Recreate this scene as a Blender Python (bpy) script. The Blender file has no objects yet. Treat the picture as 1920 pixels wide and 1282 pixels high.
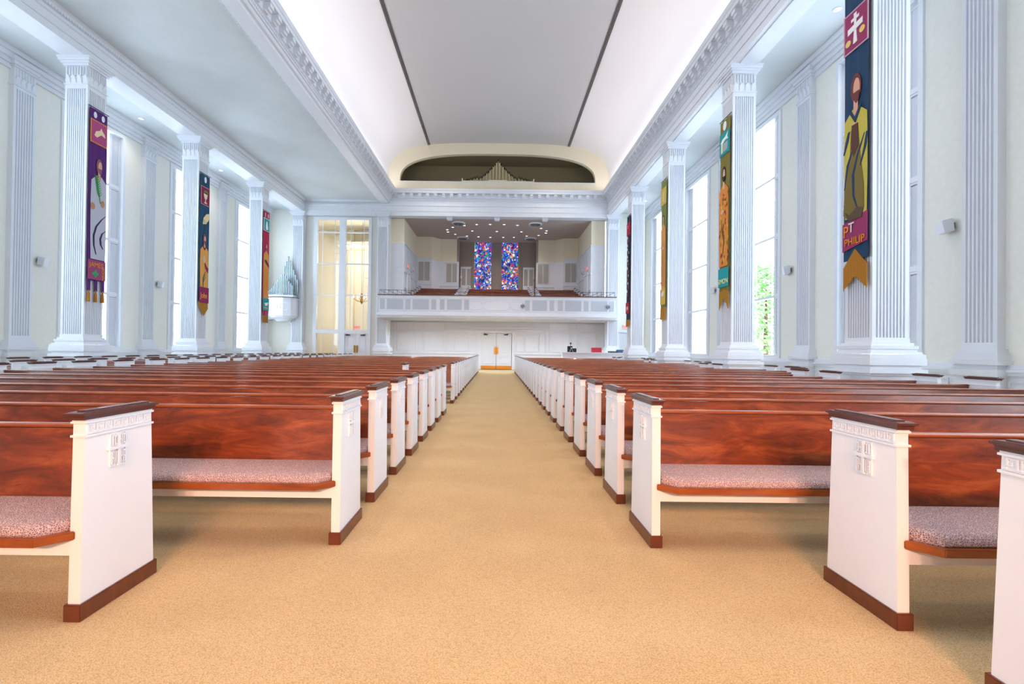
import bpy, bmesh, math, random
from mathutils import Matrix, Vector
random.seed(7)
PI = math.pi
S = bpy.context.scene
COL = S.collection
# ---------------------------------------------------------------- camera
cam_d = bpy.data.cameras.new('camera'); cam = bpy.data.objects.new('camera', cam_d); COL.objects.link(cam)
F = 900.0
cam_d.sensor_fit = 'HORIZONTAL'; cam_d.sensor_width = 36.0
cam_d.lens = F / 1920 * 36
cam_d.shift_x = (960 - 931) / 1920; cam_d.shift_y = (647 - 641) / 1920
cam_d.clip_start = 0.05; cam_d.clip_end = 300
cam.matrix_world = Matrix.Translation((0, 0, 1.27)) @ Matrix.Rotation(PI / 2 + 0.009, 4, 'X') @ Matrix.Rotation(0.012, 4, 'Z')
S.camera = cam
# ---------------------------------------------------------------- world, exposure, lights
S.view_settings.view_transform = 'Standard'; S.view_settings.look = 'None'
S.view_settings.gamma = 1.0; S.view_settings.use_curve_mapping = False
S.view_settings.exposure = 0.07
W = bpy.data.worlds.new('sky'); S.world = W; W.use_nodes = True
bg = W.node_tree.nodes['Background']; bg.inputs[0].default_value = (0.72, 0.86, 1.0, 1); bg.inputs[1].default_value = 9.5

def area(name, loc, rot, sx, sy, power, color, portal=False):
    l = bpy.data.lights.new(name, 'AREA'); l.shape = 'RECTANGLE'; l.size = sx; l.size_y = sy
    l.energy = power; l.color = color
    if portal: l.cycles.is_portal = True
    o = bpy.data.objects.new(name, l); COL.objects.link(o); o.location = loc; o.rotation_euler = rot
    return o
def spot(name, loc, rot, power, color, ang=150, blend=0.9, r=0.3):
    l = bpy.data.lights.new(name, 'SPOT'); l.energy = power; l.color = color; l.spot_size = math.radians(ang); l.spot_blend = blend; l.shadow_soft_size = r
    o = bpy.data.objects.new(name, l); COL.objects.link(o); o.location = loc; o.rotation_euler = rot
    return o
def point(name, loc, power, color, r=0.15):
    l = bpy.data.lights.new(name, 'POINT'); l.energy = power; l.color = color; l.shadow_soft_size = r
    o = bpy.data.objects.new(name, l); COL.objects.link(o); o.location = loc
    return o

WARM = (1.0, 0.62, 0.34); SOFT = (1.0, 0.86, 0.72); COOL = (0.85, 0.92, 1.0)
# the building's measures
XR, XL = 6.53, -11.52           # nave faces of the right and left colonnades
PW = 0.66                       # pier width
WR, WL = 8.87, -13.75           # inner faces of the outer walls
CY = [-1.70, 3.32, 8.35, 13.37, 18.39, 23.41, 28.35]   # near faces of the piers
WY = [(a + PW + 1.05, a + PW + 3.45) for a in CY[:-1]]  # windows between them
Y0 = -9.0; YE = 28.40; YW = 28.95
ZT = 9.30                       # pier tops / underside of entablature
for (a, b) in WY:               # sky portals in the window openings (sampling only)
    area('window_portal', (WR + 0.33, (a + b) / 2, 5), (0, PI / 2, 0), 7.7, 2.4, 1, (1, 1, 1), True)
    area('window_portal', (WL - 0.33, (a + b) / 2, 5), (0, -PI / 2, 0), 7.7, 2.4, 1, (1, 1, 1), True)
# unseen chancel lamps behind the viewer: warm spots narrowed to tint the pew fronts
for x in (-1.0, 0.0, 1.0):
    spot('chancel_spot', (x, -5.5, 3.7), (math.radians(73), 0, 0), 1350, (1.0, 0.50, 0.31), 54, 0.7, 0.25)
for y in (1.5, 6.5):  # unseen fill spots added inside the vault, no fittings modelled
    for x in (-3.2, 3.2):
        spot('nave_fill_spot', (x, y, 12.9), (0, 0, 0), 520, (1.0, 0.66, 0.38), 80, 0.9, 0.2)
for y in (11.5, 16.5, 21.5, 26.0):  # more added fill spots, paler, for the rear of the nave
    for x in (-3.2, 3.2):
        spot('nave_fill_spot', (x, y, 12.9), (0, 0, 0), 420, (1.0, .90, .80), 110, 0.9, 0.2)
# cove strips lying on the cornices, lighting the vault
for sx in (-1, 1):
    area('cove_strip', (sx * 6.28, 10.0, 10.72), (PI, 0, 0), 0.18, 36, 250, (1.0, 0.95, 0.97))
# narthex and balcony
point('narthex_lamp', (-9.3, 31.2, 7.2), 130, (1.0, 0.92, 0.82), 0.4)
point('narthex_lamp', (-10.6, 30.6, 3.6), 90, (1.0, 0.90, 0.76), 0.4)

# ---------------------------------------------------------------- materials
MATS = {}
def lin(c):
    if isinstance(c, str):
        c = tuple(int(c[i:i + 2], 16) / 255 for i in (0, 2, 4))
    return tuple(((x / 12.92) if x <= 0.04045 else ((x + 0.055) / 1.055) ** 2.4) for x in c) + (1,)
def mat(name, col, rough=0.5, metal=0.0, noise=None, bump=None, coat=0.0, emit=None, spec=None):
    m = bpy.data.materials.new(name); m.use_nodes = True; nt = m.node_tree; b = nt.nodes['Principled BSDF']
    b.inputs['Base Color'].default_value = lin(col); b.inputs['Roughness'].default_value = rough; b.inputs['Metallic'].default_value = metal
    b.inputs['Coat Weight'].default_value = coat; b.inputs['Coat Roughness'].default_value = 0.15
    if spec is not None: b.inputs['Specular IOR Level'].default_value = spec
    tc = nt.nodes.new('ShaderNodeTexCoord')
    if noise:
        c2, sc, stretch = noise
        mp = nt.nodes.new('ShaderNodeMapping'); mp.inputs['Scale'].default_value = stretch
        n = nt.nodes.new('ShaderNodeTexNoise'); n.inputs['Scale'].default_value = sc; n.inputs['Detail'].default_value = 6; n.inputs['Roughness'].default_value = 0.65
        r = nt.nodes.new('ShaderNodeValToRGB'); r.color_ramp.elements[0].position = 0.32; r.color_ramp.elements[1].position = 0.68
        r.color_ramp.elements[0].color = lin(col); r.color_ramp.elements[1].color = lin(c2)
        nt.links.new(tc.outputs['Object'], mp.inputs[0]); nt.links.new(mp.outputs[0], n.inputs[0]); nt.links.new(n.outputs[0], r.inputs[0]); nt.links.new(r.outputs[0], b.inputs['Base Color'])
    if bump:
        n2 = nt.nodes.new('ShaderNodeTexNoise'); n2.inputs['Scale'].default_value = bump[0]; n2.inputs['Detail'].default_value = 3
        bp = nt.nodes.new('ShaderNodeBump'); bp.inputs['Strength'].default_value = bump[1]; bp.inputs['Distance'].default_value = bump[2]
        nt.links.new(tc.outputs['Object'], n2.inputs[0]); nt.links.new(n2.outputs[0], bp.inputs['Height']); nt.links.new(bp.outputs[0], b.inputs['Normal'])
    if emit:
        b.inputs['Emission Color'].default_value = lin(emit[0]); b.inputs['Emission Strength'].default_value = emit[1]
    MATS[name] = m
    return m
white = mat('white_paint', 'E9ECF2', 0.45, noise=('E4E8F0', 3, (1, 1, 1)))
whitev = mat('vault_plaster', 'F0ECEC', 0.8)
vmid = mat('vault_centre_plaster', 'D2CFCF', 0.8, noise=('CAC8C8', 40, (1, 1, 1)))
ceilg = mat('aisle_ceiling_plaster', 'D9E0E2', 0.8, noise=('D2DADD', 1.2, (1, 1, 1)))
cream = mat('cream_plaster', 'F1F1EA', 0.8, noise=('EDECE2', 8, (1, 1, 1)))
creamy = mat('yellow_cream_plaster', 'F1E8D0', 0.8, noise=('ECE2C6', 10, (1, 1, 1)))
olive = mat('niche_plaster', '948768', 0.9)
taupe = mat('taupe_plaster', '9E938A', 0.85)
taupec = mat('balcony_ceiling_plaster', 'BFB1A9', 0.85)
grille = mat('grille_cloth', 'B9B7AE', 0.8, noise=('ABA9A0', 120, (1, 1, 1)))
grillew = mat('white_grille', 'C9D0D8', 0.7, noise=('B4BDC9', 150, (1, 1, 1)))
joint = mat('dark_joint', '5A5658', 0.8)
capm = mat('dark_cap_wood', '4A231B', 0.3, noise=('5E3024', 6, (1, 1, 1)), coat=0.5)
basem = mat('base_wood', '6E3620', 0.35, noise=('542616', 5, (1, 3, 1)), coat=0.3)
cush = None
brass = mat('brass', 'B8893A', 0.3, 1.0)
black = mat('black_metal', '23262C', 0.4, 0.3)
grey = mat('grey_metal', '8A8F96', 0.4, 0.6)
silver = mat('organ_pipe_metal', 'AEBBC2', 0.25, 0.9)
pipeb = mat('bronze_pipe_metal', 'D6C9A2', 0.5, 0.1)
pipet = mat('dark_pipe_mouth', '42331F', 0.5)
leafm = mat('leaf_green', '8FB86E', 0.7)
redm = mat('red_cover', 'B5223A', 0.6)
bluem = mat('blue_cover', '3E5C86', 0.5)
lampm = mat('lamp_lens', 'FFF3E0', 0.5, emit=('FFE9CF', 3.0))
exitm = mat('exit_letters', 'FF3030', 0.5, emit=('FF5038', 1.6))
exitb = mat('exit_sign_face', 'FFD8D0', 0.5)
narthex = mat('narthex_plaster', 'F6EFDC', 0.8)

def wood(name, a, b, c):
    m = bpy.data.materials.new(name); m.use_nodes = True; nt = m.node_tree; p = nt.nodes['Principled BSDF']
    tc = nt.nodes.new('ShaderNodeTexCoord'); geo = nt.nodes.new('ShaderNodeNewGeometry')
    mp = nt.nodes.new('ShaderNodeMapping'); mp.inputs['Scale'].default_value = (1.1, 1.0, 5.0)
    oi = nt.nodes.new('ShaderNodeObjectInfo'); ad = nt.nodes.new('ShaderNodeVectorMath'); ad.operation = 'ADD'
    cx = nt.nodes.new('ShaderNodeCombineXYZ'); ml = nt.nodes.new('ShaderNodeMath'); ml.operation = 'MULTIPLY'; ml.inputs[1].default_value = 37
    nt.links.new(oi.outputs['Random'], ml.inputs[0]); nt.links.new(ml.outputs[0], cx.inputs[1]); nt.links.new(ml.outputs[0], cx.inputs[0])
    nt.links.new(tc.outputs['Object'], ad.inputs[0]); nt.links.new(cx.outputs[0], ad.inputs[1]); nt.links.new(ad.outputs[0], mp.inputs[0])
    n = nt.nodes.new('ShaderNodeTexNoise'); n.inputs['Scale'].default_value = 2.3; n.inputs['Detail'].default_value = 9; n.inputs['Roughness'].default_value = 0.7; n.inputs['Distortion'].default_value = 0.6
    r = nt.nodes.new('ShaderNodeValToRGB'); e = r.color_ramp.elements; e[0].position = 0.30; e[1].position = 0.72
    e[0].color = lin(a); e[1].color = lin(c); k = r.color_ramp.elements.new(0.5); k.color = lin(b)
    nt.links.new(mp.outputs[0], n.inputs[0]); nt.links.new(n.outputs[0], r.inputs[0]); nt.links.new(r.outputs[0], p.inputs['Base Color'])
    p.inputs['Roughness'].default_value = 0.34; p.inputs['Coat Weight'].default_value = 0.35; p.inputs['Coat Roughness'].default_value = 0.2
    return m
cherry = wood('cherry_veneer', '481C0C', '7C3413', 'AC5A27')
railw = wood('cherry_rail', '73330F', '904514', 'A85F28')

def fabric():
    m = bpy.data.materials.new('woven_cushion'); m.use_nodes = True; nt = m.node_tree; p = nt.nodes['Principled BSDF']
    tc = nt.nodes.new('ShaderNodeTexCoord'); v = nt.nodes.new('ShaderNodeTexVoronoi'); v.feature = 'DISTANCE_TO_EDGE'; v.inputs['Scale'].default_value = 120
    r = nt.nodes.new('ShaderNodeValToRGB'); e = r.color_ramp.elements; e[0].position = 0.05; e[1].position = 0.17; e[0].color = lin('CDB2AC'); e[1].color = lin('7A5F6C')
    nt.links.new(tc.outputs['Object'], v.inputs[0]); nt.links.new(v.outputs[0], r.inputs[0]); nt.links.new(r.outputs[0], p.inputs['Base Color'])
    p.inputs['Roughness'].default_value = 0.9
    bp = nt.nodes.new('ShaderNodeBump'); bp.inputs['Strength'].default_value = 0.4; bp.inputs['Distance'].default_value = 0.003
    nt.links.new(v.outputs[0], bp.inputs['Height']); nt.links.new(bp.outputs[0], p.inputs['Normal'])
    return m
cush = fabric()

def carpet():
    m = bpy.data.materials.new('loop_carpet'); m.use_nodes = True; nt = m.node_tree; p = nt.nodes['Principled BSDF']
    tc = nt.nodes.new('ShaderNodeTexCoord')
    v = nt.nodes.new('ShaderNodeTexVoronoi'); v.inputs['Scale'].default_value = 150; v.inputs['Randomness'].default_value = 0.75
    mp = nt.nodes.new('ShaderNodeMapping'); mp.inputs['Scale'].default_value = (1, 1.7, 1)
    r = nt.nodes.new('ShaderNodeValToRGB'); e = r.color_ramp.elements; e[0].position = 0.1; e[1].position = 0.8; e[0].color = lin('E8D2AA'); e[1].color = lin('BEA071')
    n = nt.nodes.new('ShaderNodeTexNoise'); n.inputs['Scale'].default_value = 2.5; n.inputs['Detail'].default_value = 4
    mx = nt.nodes.new('ShaderNodeMix'); mx.data_type = 'RGBA'; mx.blend_type = 'MULTIPLY'; mx.inputs[0].default_value = 0.18
    nt.links.new(tc.outputs['Object'], mp.inputs[0]); nt.links.new(mp.outputs[0], v.inputs[0]); nt.links.new(v.outputs['Distance'], r.inputs[0])
    nt.links.new(tc.outputs['Object'], n.inputs[0]); nt.links.new(r.outputs[0], mx.inputs[6]); nt.links.new(n.outputs[0], mx.inputs[7]); nt.links.new(mx.outputs[2], p.inputs['Base Color'])
    p.inputs['Roughness'].default_value = 1.0; p.inputs['Specular IOR Level'].default_value = 0.1
    bp = nt.nodes.new('ShaderNodeBump'); bp.inputs['Strength'].default_value = 0.5; bp.inputs['Distance'].default_value = 0.006; bp.invert = True
    nt.links.new(v.outputs['Distance'], bp.inputs['Height']); nt.links.new(bp.outputs[0], p.inputs['Normal'])
    return m
carpetm = carpet()

def glassm(name, tint=(1, 1, 1, 1), rough=0.0):
    m = bpy.data.materials.new(name); m.use_nodes = True; nt = m.node_tree; nt.nodes.remove(nt.nodes['Principled BSDF'])
    t = nt.nodes.new('ShaderNodeBsdfTransparent'); t.inputs[0].default_value = tint
    g = nt.nodes.new('ShaderNodeBsdfGlossy'); g.inputs['Roughness'].default_value = 0.05
    mx = nt.nodes.new('ShaderNodeMixShader'); mx.inputs[0].default_value = 0.05
    nt.links.new(t.outputs[0], mx.inputs[1]); nt.links.new(g.outputs[0], mx.inputs[2]); nt.links.new(mx.outputs[0], nt.nodes['Material Output'].inputs[0])
    return m
glass = glassm('window_glass', (0.97, 0.99, 1, 1))

def stained(name, seed):
    m = bpy.data.materials.new(name); m.use_nodes = True; nt = m.node_tree; p = nt.nodes['Principled BSDF']
    tc = nt.nodes.new('ShaderNodeTexCoord'); mp = nt.nodes.new('ShaderNodeMapping'); mp.inputs['Location'].default_value = (seed, 0, seed * 2); mp.inputs['Scale'].default_value = (1.25, 0, 0.95)
    nt.links.new(tc.outputs['Object'], mp.inputs[0])
    w = nt.nodes.new('ShaderNodeTexNoise'); w.inputs['Scale'].default_value = 1.5; nt.links.new(mp.outputs[0], w.inputs[0])
    ad = nt.nodes.new('ShaderNodeMix'); ad.data_type = 'VECTOR'; ad.inputs[0].default_value = 0.25
    nt.links.new(mp.outputs[0], ad.inputs[4]); nt.links.new(w.outputs['Color'], ad.inputs[5])
    v = nt.nodes.new('ShaderNodeTexVoronoi'); v.inputs['Scale'].default_value = 8; nt.links.new(ad.outputs[1], v.inputs[0])
    v2 = nt.nodes.new('ShaderNodeTexVoronoi'); v2.feature = 'DISTANCE_TO_EDGE'; v2.inputs['Scale'].default_value = 8; nt.links.new(ad.outputs[1], v2.inputs[0])
    big = nt.nodes.new('ShaderNodeTexNoise'); big.inputs['Scale'].default_value = 2.2; big.inputs['Detail'].default_value = 1; nt.links.new(mp.outputs[0], big.inputs[0])
    sp = nt.nodes.new('ShaderNodeSeparateColor'); nt.links.new(v.outputs['Color'], sp.inputs[0])
    m1 = nt.nodes.new('ShaderNodeMath'); m1.operation = 'MULTIPLY'; m1.inputs[1].default_value = 0.62; nt.links.new(sp.outputs[0], m1.inputs[0])
    m2 = nt.nodes.new('ShaderNodeMath'); m2.operation = 'MULTIPLY_ADD'; m2.inputs[1].default_value = 0.75; nt.links.new(big.outputs[0], m2.inputs[0]); nt.links.new(m1.outputs[0], m2.inputs[2])
    r = nt.nodes.new('ShaderNodeValToRGB'); r.color_ramp.interpolation = 'CONSTANT'
    cols = [(0, '0C1450'), (.34, '1E2FA8'), (.42, '2B57E0'), (.5, '3CA6E8'), (.56, '1A1F8C'), (.62, 'D8ECFF'), (.67, '2440C8'), (.73, '28A878'), (.77, 'D02848'), (.83, '6A34C0'), (.88, 'F0A030'), (.93, 'E03858'), (.97, 'F8F0E0')]
    r.color_ramp.elements[0].color = lin(cols[0][1]); r.color_ramp.elements[1].position = cols[1][0]; r.color_ramp.elements[1].color = lin(cols[1][1])
    for ps, c in cols[2:]:
        k = r.color_ramp.elements.new(ps); k.color = lin(c)
    nt.links.new(m2.outputs[0], r.inputs[0])
    g = nt.nodes.new('ShaderNodeMath'); g.operation = 'GREATER_THAN'; g.inputs[1].default_value = 0.03; nt.links.new(v2.outputs[0], g.inputs[0])
    g2 = nt.nodes.new('ShaderNodeMath'); g2.operation = 'MULTIPLY'; g2.inputs[1].default_value = 1.0; nt.links.new(g.outputs[0], g2.inputs[0])
    p.inputs['Base Color'].default_value = (0.01, 0.01, 0.02, 1)
    nt.links.new(r.outputs[0], p.inputs['Emission Color']); nt.links.new(g2.outputs[0], p.inputs['Emission Strength'])
    return m

# ---------------------------------------------------------------- mesh helpers
class MB:
    def __init__(self): self.v = []; self.f = []; self.smooth = set()
    def box(self, x0, x1, y0, y1, z0, z1):
        n = len(self.v); self.j = (getattr(self, 'j', 0) * 5 + 3) % 17; e = min(.0008, min(abs(x1 - x0), abs(y1 - y0), abs(z1 - z0)) * .02) * self.j / 17
        x0 += e; x1 -= e; y0 += e; y1 -= e; z0 += e; z1 -= e
        self.v += [(x0, y0, z0), (x1, y0, z0), (x1, y1, z0), (x0, y1, z0), (x0, y0, z1), (x1, y0, z1), (x1, y1, z1), (x0, y1, z1)]
        self.f += [tuple(n + i for i in q) for q in ((0, 3, 2, 1), (4, 5, 6, 7), (0, 1, 5, 4), (1, 2, 6, 5), (2, 3, 7, 6), (3, 0, 4, 7))]
        return self
    def prism(self, pts, axis, a, b):
        """pts 2-D outline; axis 'x': pts=(y,z), 'y': (x,z), 'z': (x,y)"""
        n = len(self.v); k = len(pts)
        def mk(p, t): return {'x': (t, p[0], p[1]), 'y': (p[0], t, p[1]), 'z': (p[0], p[1], t)}[axis]
        self.v += [mk(p, a) for p in pts] + [mk(p, b) for p in pts]
        self.f.append(tuple(range(n, n + k))[::-1]); self.f.append(tuple(range(n + k, n + 2 * k)))
        for i in range(k):
            j = (i + 1) % k; self.f.append((n + i, n + j, n + k + j, n + k + i))
        return self
    def rings(self, rings, close=True, caps=True):
        n = len(self.v); k = len(rings[0])
        for r in rings: self.v += list(r)
        for a in range(len(rings) - 1):
            for i in range(k if close else k - 1):
                j = (i + 1) % k
                self.f.append((n + a * k + i, n + a * k + j, n + (a + 1) * k + j, n + (a + 1) * k + i))
        if caps and close:
            self.f.append(tuple(range(n, n + k))[::-1]); e = n + (len(rings) - 1) * k; self.f.append(tuple(range(e, e + k)))
        return self
    def lathe(self, prof, cx=0, cy=0, n=12, cz=0):
        return self.rings([[(cx + r * math.cos(2 * PI * i / n), cy + r * math.sin(2 * PI * i / n), cz + z) for i in range(n)] for r, z in prof])
    def tube(self, p, q, r, n=6):
        p = Vector(p); q = Vector(q); d = (q - p).normalized(); u = d.orthogonal().normalized(); w = d.cross(u)
        return self.rings([[tuple(c + u * r * math.cos(2 * PI * i / n) + w * r * math.sin(2 * PI * i / n)) for i in range(n)] for c in (p, q)])
    def build(self, name, m, parent=None, smooth=False, bevel=0):
        me = bpy.data.meshes.new(name); me.from_pydata(self.v, [], self.f); me.materials.append(m)
        bm = bmesh.new(); bm.from_mesh(me); bmesh.ops.recalc_face_normals(bm, faces=bm.faces)
        if bevel: bmesh.ops.bevel(bm, geom=bm.edges[:], offset=bevel, segments=2, affect='EDGES', clamp_overlap=True)
        bm.to_mesh(me); bm.free()
        if smooth:
            for p in me.polygons: p.use_smooth = True
            try: me.set_sharp_from_angle(angle=math.radians(38))
            except Exception: pass
        o = bpy.data.objects.new(name, me); COL.objects.link(o)
        if parent: o.parent = parent
        return o
def empty(name, loc=(0, 0, 0), rz=0, parent=None):
    o = bpy.data.objects.new(name, None); o.empty_display_size = 0.2; COL.objects.link(o); o.location = loc; o.rotation_euler = (0, 0, rz)
    if parent: o.parent = parent
    return o
def tag(o, label, cat, group=None):
    o['label'] = label; o['category'] = cat
    if group: o['group'] = group
    return o
def struct(o, label=None):
    o['kind'] = 'structure'
    if label: o['label'] = label
    return o
KIDS = {}
def copy_tree(o, parent=None):
    c = o.copy(); COL.objects.link(c)
    if parent is not None: c.parent = parent
    for ch in list(o.children): copy_tree(ch, c)
    return c
ORD = ['first', 'second', 'third', 'fourth', 'fifth', 'sixth', 'seventh', 'eighth', 'ninth', 'tenth', 'eleventh', 'twelfth', 'thirteenth', 'fourteenth', 'fifteenth', 'sixteenth', 'seventeenth', 'eighteenth', 'nineteenth', 'twentieth',
       'twenty-first', 'twenty-second', 'twenty-third', 'twenty-fourth', 'twenty-fifth', 'twenty-sixth', 'twenty-seventh', 'twenty-eighth', 'twenty-ninth', 'thirtieth', 'thirty-first']

# ---------------------------------------------------------------- floor and walls
b = MB(); b.box(WL - .4, WR + .4, Y0, 35.8, -.2, 0); struct(b.build('floor', carpetm), 'tan loop carpet over the whole nave floor')

def side_wall(name, x0, x1):
    b = MB(); ys = Y0
    for (a, c) in WY:
        b.box(x0, x1, ys, a, 0, 9.6); b.box(x0, x1, a, c, 0, 1.15); b.box(x0, x1, a, c, 8.85, 9.6); ys = c
    b.box(x0, x1, ys, YW + .2, 0, 9.6)
    return struct(b.build(name, cream))
side_wall('wall_left', WL - .35, WL); side_wall('wall_right', WR, WR + .35)
b = MB(); b.box(WL - .35, WR + .35, Y0 - .3, Y0, 0, 13.6); struct(b.build('wall_chancel', cream))

def dado(name, x, s):            # s=+1: wall whose room side is +x
    b = MB()
    def bx(d, y0, y1, z0, z1): b.box(min(x, x + s * d), max(x, x + s * d), y0, y1, z0, z1)
    bx(.05, Y0, YW, 0, .92); bx(.09, Y0, YW, .92, .98); bx(.12, Y0, YW, .98, 1.03); bx(.075, Y0, YW, 1.03, 1.11); bx(.08, Y0, YW, 0, .2)
    y = Y0 + .3
    while y < YW - .9:
        for (p, q, r, t) in ((y, y + .8, .8, .83), (y, y + .8, .3, .33), (y, y + .03, .33, .8), (y + .77, y + .8, .33, .8)): bx(.07, p, q, r, t)
        y += .95
    # crown moulding under the aisle ceiling
    bx(.06, Y0, YW, 8.98, 9.1); bx(.12, Y0, YW, 9.1, 9.22); bx(.2, Y0, YW, 9.22, 9.36); bx(.27, Y0, YW, 9.36, 9.5)
    return struct(b.build(name, white))
dado('trim_1', WL, 1); dado('trim_2', WR, -1)
b = MB(); b.box(XR + PW, WR + .3, Y0, YW, 9.5, 9.6); struct(b.build('ceiling_right_aisle', ceilg))
b = MB(); b.box(WL - .3, XL - PW, Y0, YW, 9.5, 9.6); struct(b.build('ceiling_left_aisle', ceilg))
b = MB(); b.box(XL - .3, -6.7, Y0, YW, 10.0, 10.2); struct(b.build('ceiling_left_flat', ceilg))

# vault
A_, B_, N_ = 6.55, 2.86, 4.0
def vault_pt(t):
    c, s_ = math.cos(t), math.sin(t)
    return (A_ * math.copysign(abs(c) ** (2 / N_), c), 10.65 + B_ * abs(s_) ** (2 / N_))
P = [vault_pt(PI * i / 64) for i in range(65)]
def vault_piece(name, pts, m):
    b = MB(); outer = [(x * 1.02, z + .15) for x, z in pts]
    b.prism(pts + outer[::-1], 'y', Y0, YE)
    return struct(b.build(name, m, smooth=True))
zj = 10.65 + B_ * (1 - (4.15 / A_) ** N_) ** (1 / N_)
left = [p for p in P if p[0] < -4.15]; right = [p for p in P if p[0] > 4.15]; mid = [p for p in P if abs(p[0]) <= 4.15]
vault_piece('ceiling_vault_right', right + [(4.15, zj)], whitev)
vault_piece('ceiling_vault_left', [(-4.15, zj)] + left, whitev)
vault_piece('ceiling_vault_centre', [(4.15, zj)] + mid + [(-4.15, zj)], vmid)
for k, sx in enumerate((-1, 1)):
    b = MB()
    for d in (-.055, 0, .055):
        zz = 10.65 + B_ * (1 - ((4.15 + d) / A_) ** N_) ** (1 / N_)
        b.box(sx * (4.15 + d) - .012, sx * (4.15 + d) + .012, Y0, YE, zz - .03, zz + .03)
    struct(b.build('trim_%d' % (3 + k), joint), 'thin dark triple joint running along the vault')

# right colonnade entablature: profile (x inward from XR, z)
def entab_profile(full):
    p = [(PW, 9.3), (0.0, 9.3), (0.0, 9.50), (-.03, 9.50), (-.03, 9.72), (-.07, 9.74), (-.07, 9.80), (-.0, 9.82)]
    if full: p += [(-.0, 10.02), (-.05, 10.03), (-.05, 10.07), (-.07, 10.16), (-.13, 10.18), (-.13, 10.40), (-.34, 10.41), (-.34, 10.52), (-.37, 10.54), (-.40, 10.65), (-.34, 10.65), (-.34, 10.60), (PW, 10.60)]
    else: p += [(-.0, 9.88), (-.04, 9.89), (-.10, 9.97), (-.18, 10.0), (-.18, 10.03), (PW, 10.03)]
    return p
def run_ornament(b, x, s, y0, y1, full):
    """modillions and dentils; x = frieze face, s=+1 when 'inward' is -x"""
    y = y0
    while y < y1:
        if full:
            for (d0, d1, z0, z1) in ((.13, .33, 10.28, 10.40), (.13, .28, 10.21, 10.28), (.13, .20, 10.17, 10.21)):
                xa, xb = x - s * d0, x - s * d1; b.box(min(xa, xb), max(xa, xb), y, y + .20, z0, z1)
            b.lathe([(.0, -.012), (.05, -.01), (.03, .012), (0, .02)], x - s * .235, y + .33, 8, 10.395)
        y += .47
    y = y0; zz = (10.075, 10.15) if full else (9.885, 9.945)
    while y < y1:
        xa, xb = x - s * .04, x - s * (.085 if full else .08); b.box(min(xa, xb), max(xa, xb), y, y + .045, *zz); y += .085
b = MB(); b.prism([(XR + p[0], p[1]) for p in entab_profile(True)], 'y', Y0, YW); run_ornament(b, XR, 1, Y0, YE - .3, True)
b.box(XR + .12, XR + PW - .12, Y0, YW, 9.27, 9.3)
struct(b.build('trim_5', white), 'white entablature with modillions above the right columns')
b = MB(); b.prism([(XL - p[0], p[1]) for p in entab_profile(False)], 'y', Y0, YW); run_ornament(b, XL, -1, Y0, YE, False)
struct(b.build('trim_6', white), 'white entablature with dentils above the left columns')
# left beam between flat ceiling and vault
LB = -6.42
b = MB()
prof = [(-.58, 9.99), (-.58, 9.80), (-.52, 9.78), (-.50, 9.72), (-.1, 9.72), (-.1, 9.80), (-.05, 9.86)] + entab_profile(True)[9:-1] + [(-.34 + .0, 10.60), (.6, 10.60), (.6, 9.99)]
prof = [(.62, 10.6), (.62, 9.95), (.56, 9.93), (.54, 9.86), (.12, 9.86), (.10, 9.92), (.03, 9.94), (.0, 9.98), (0, 10.02)] + entab_profile(True)[9:-1]
b.prism([(LB - p[0], p[1]) for p in prof], 'y', Y0, YE + .1); run_ornament(b, LB, -1, Y0, YE - .3, True)
y = Y0
while y < YE:
    b.box(LB - .66, LB - .62, y, y + .045, 9.93, 9.985); y += .085
struct(b.build('trim_7', white), 'white cornice beam with modillions left of the vault')

# cross entablature at the far end
b = MB()
pf = [(.55, 9.14), (0.0, 9.14), (0.0, 9.40), (-.03, 9.40), (-.03, 9.70), (-.07, 9.72), (-.07, 9.80), (0, 9.82)] + entab_profile(True)[8:]
pf = [p if p[0] < .5 else (.6, p[1]) for p in pf]
b.prism([(28.40 + p[0], p[1]) for p in pf], 'x', LB, XR)
x = LB + .3
while x < XR - .3:
    b.box(x, x + .17, 28.40 - .31, 28.40 - .13, 10.30, 10.40); b.box(x, x + .17, 28.40 - .26, 28.40 - .13, 10.22, 10.30); x += .47
x = LB
while x < XR:
    b.box(x, x + .045, 28.315, 28.36, 10.075, 10.15); x += .085
struct(b.build('trim_8', white), 'white cross entablature above the balcony opening')
b = MB()
pf = [(.6, 9.14)] + [(0.0, 9.14), (0.0, 9.40), (-.03, 9.40), (-.03, 9.70), (-.07, 9.72), (-.07, 9.80), (0, 9.82), (-.0, 9.88), (-.04, 9.89), (-.10, 9.97), (-.18, 10.0), (.6, 10.0)]
b.prism([(28.40 + p[0], p[1]) for p in pf], 'x', XL, LB)
x = XL
while x < LB:
    b.box(x, x + .045, 28.32, 28.36, 9.885, 9.945); x += .085
struct(b.build('trim_9', white), 'white cross entablature above the tall screen window')

# end wall above the cross entablature with the organ niche
def niche_outline(n=40):
    out = [(-5.85, 11.2)]
    cx, cz, a, h, q = -.05, 11.2, 5.8, 1.68, 2.9
    for i in range(n + 1):
        t = PI - PI * i / n
        c, s_ = math.cos(t), math.sin(t)
        out.append((cx + a * math.copysign(abs(c) ** (2 / q), c), cz + h * abs(s_) ** (2 / q)))
    return out[1:]
No = niche_outline()
b = MB(); n = len(No)
outer = []
for i in range(n):
    t = PI - PI * i / (n - 1); x, z = vault_pt(t); outer.append((x, z))
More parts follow.
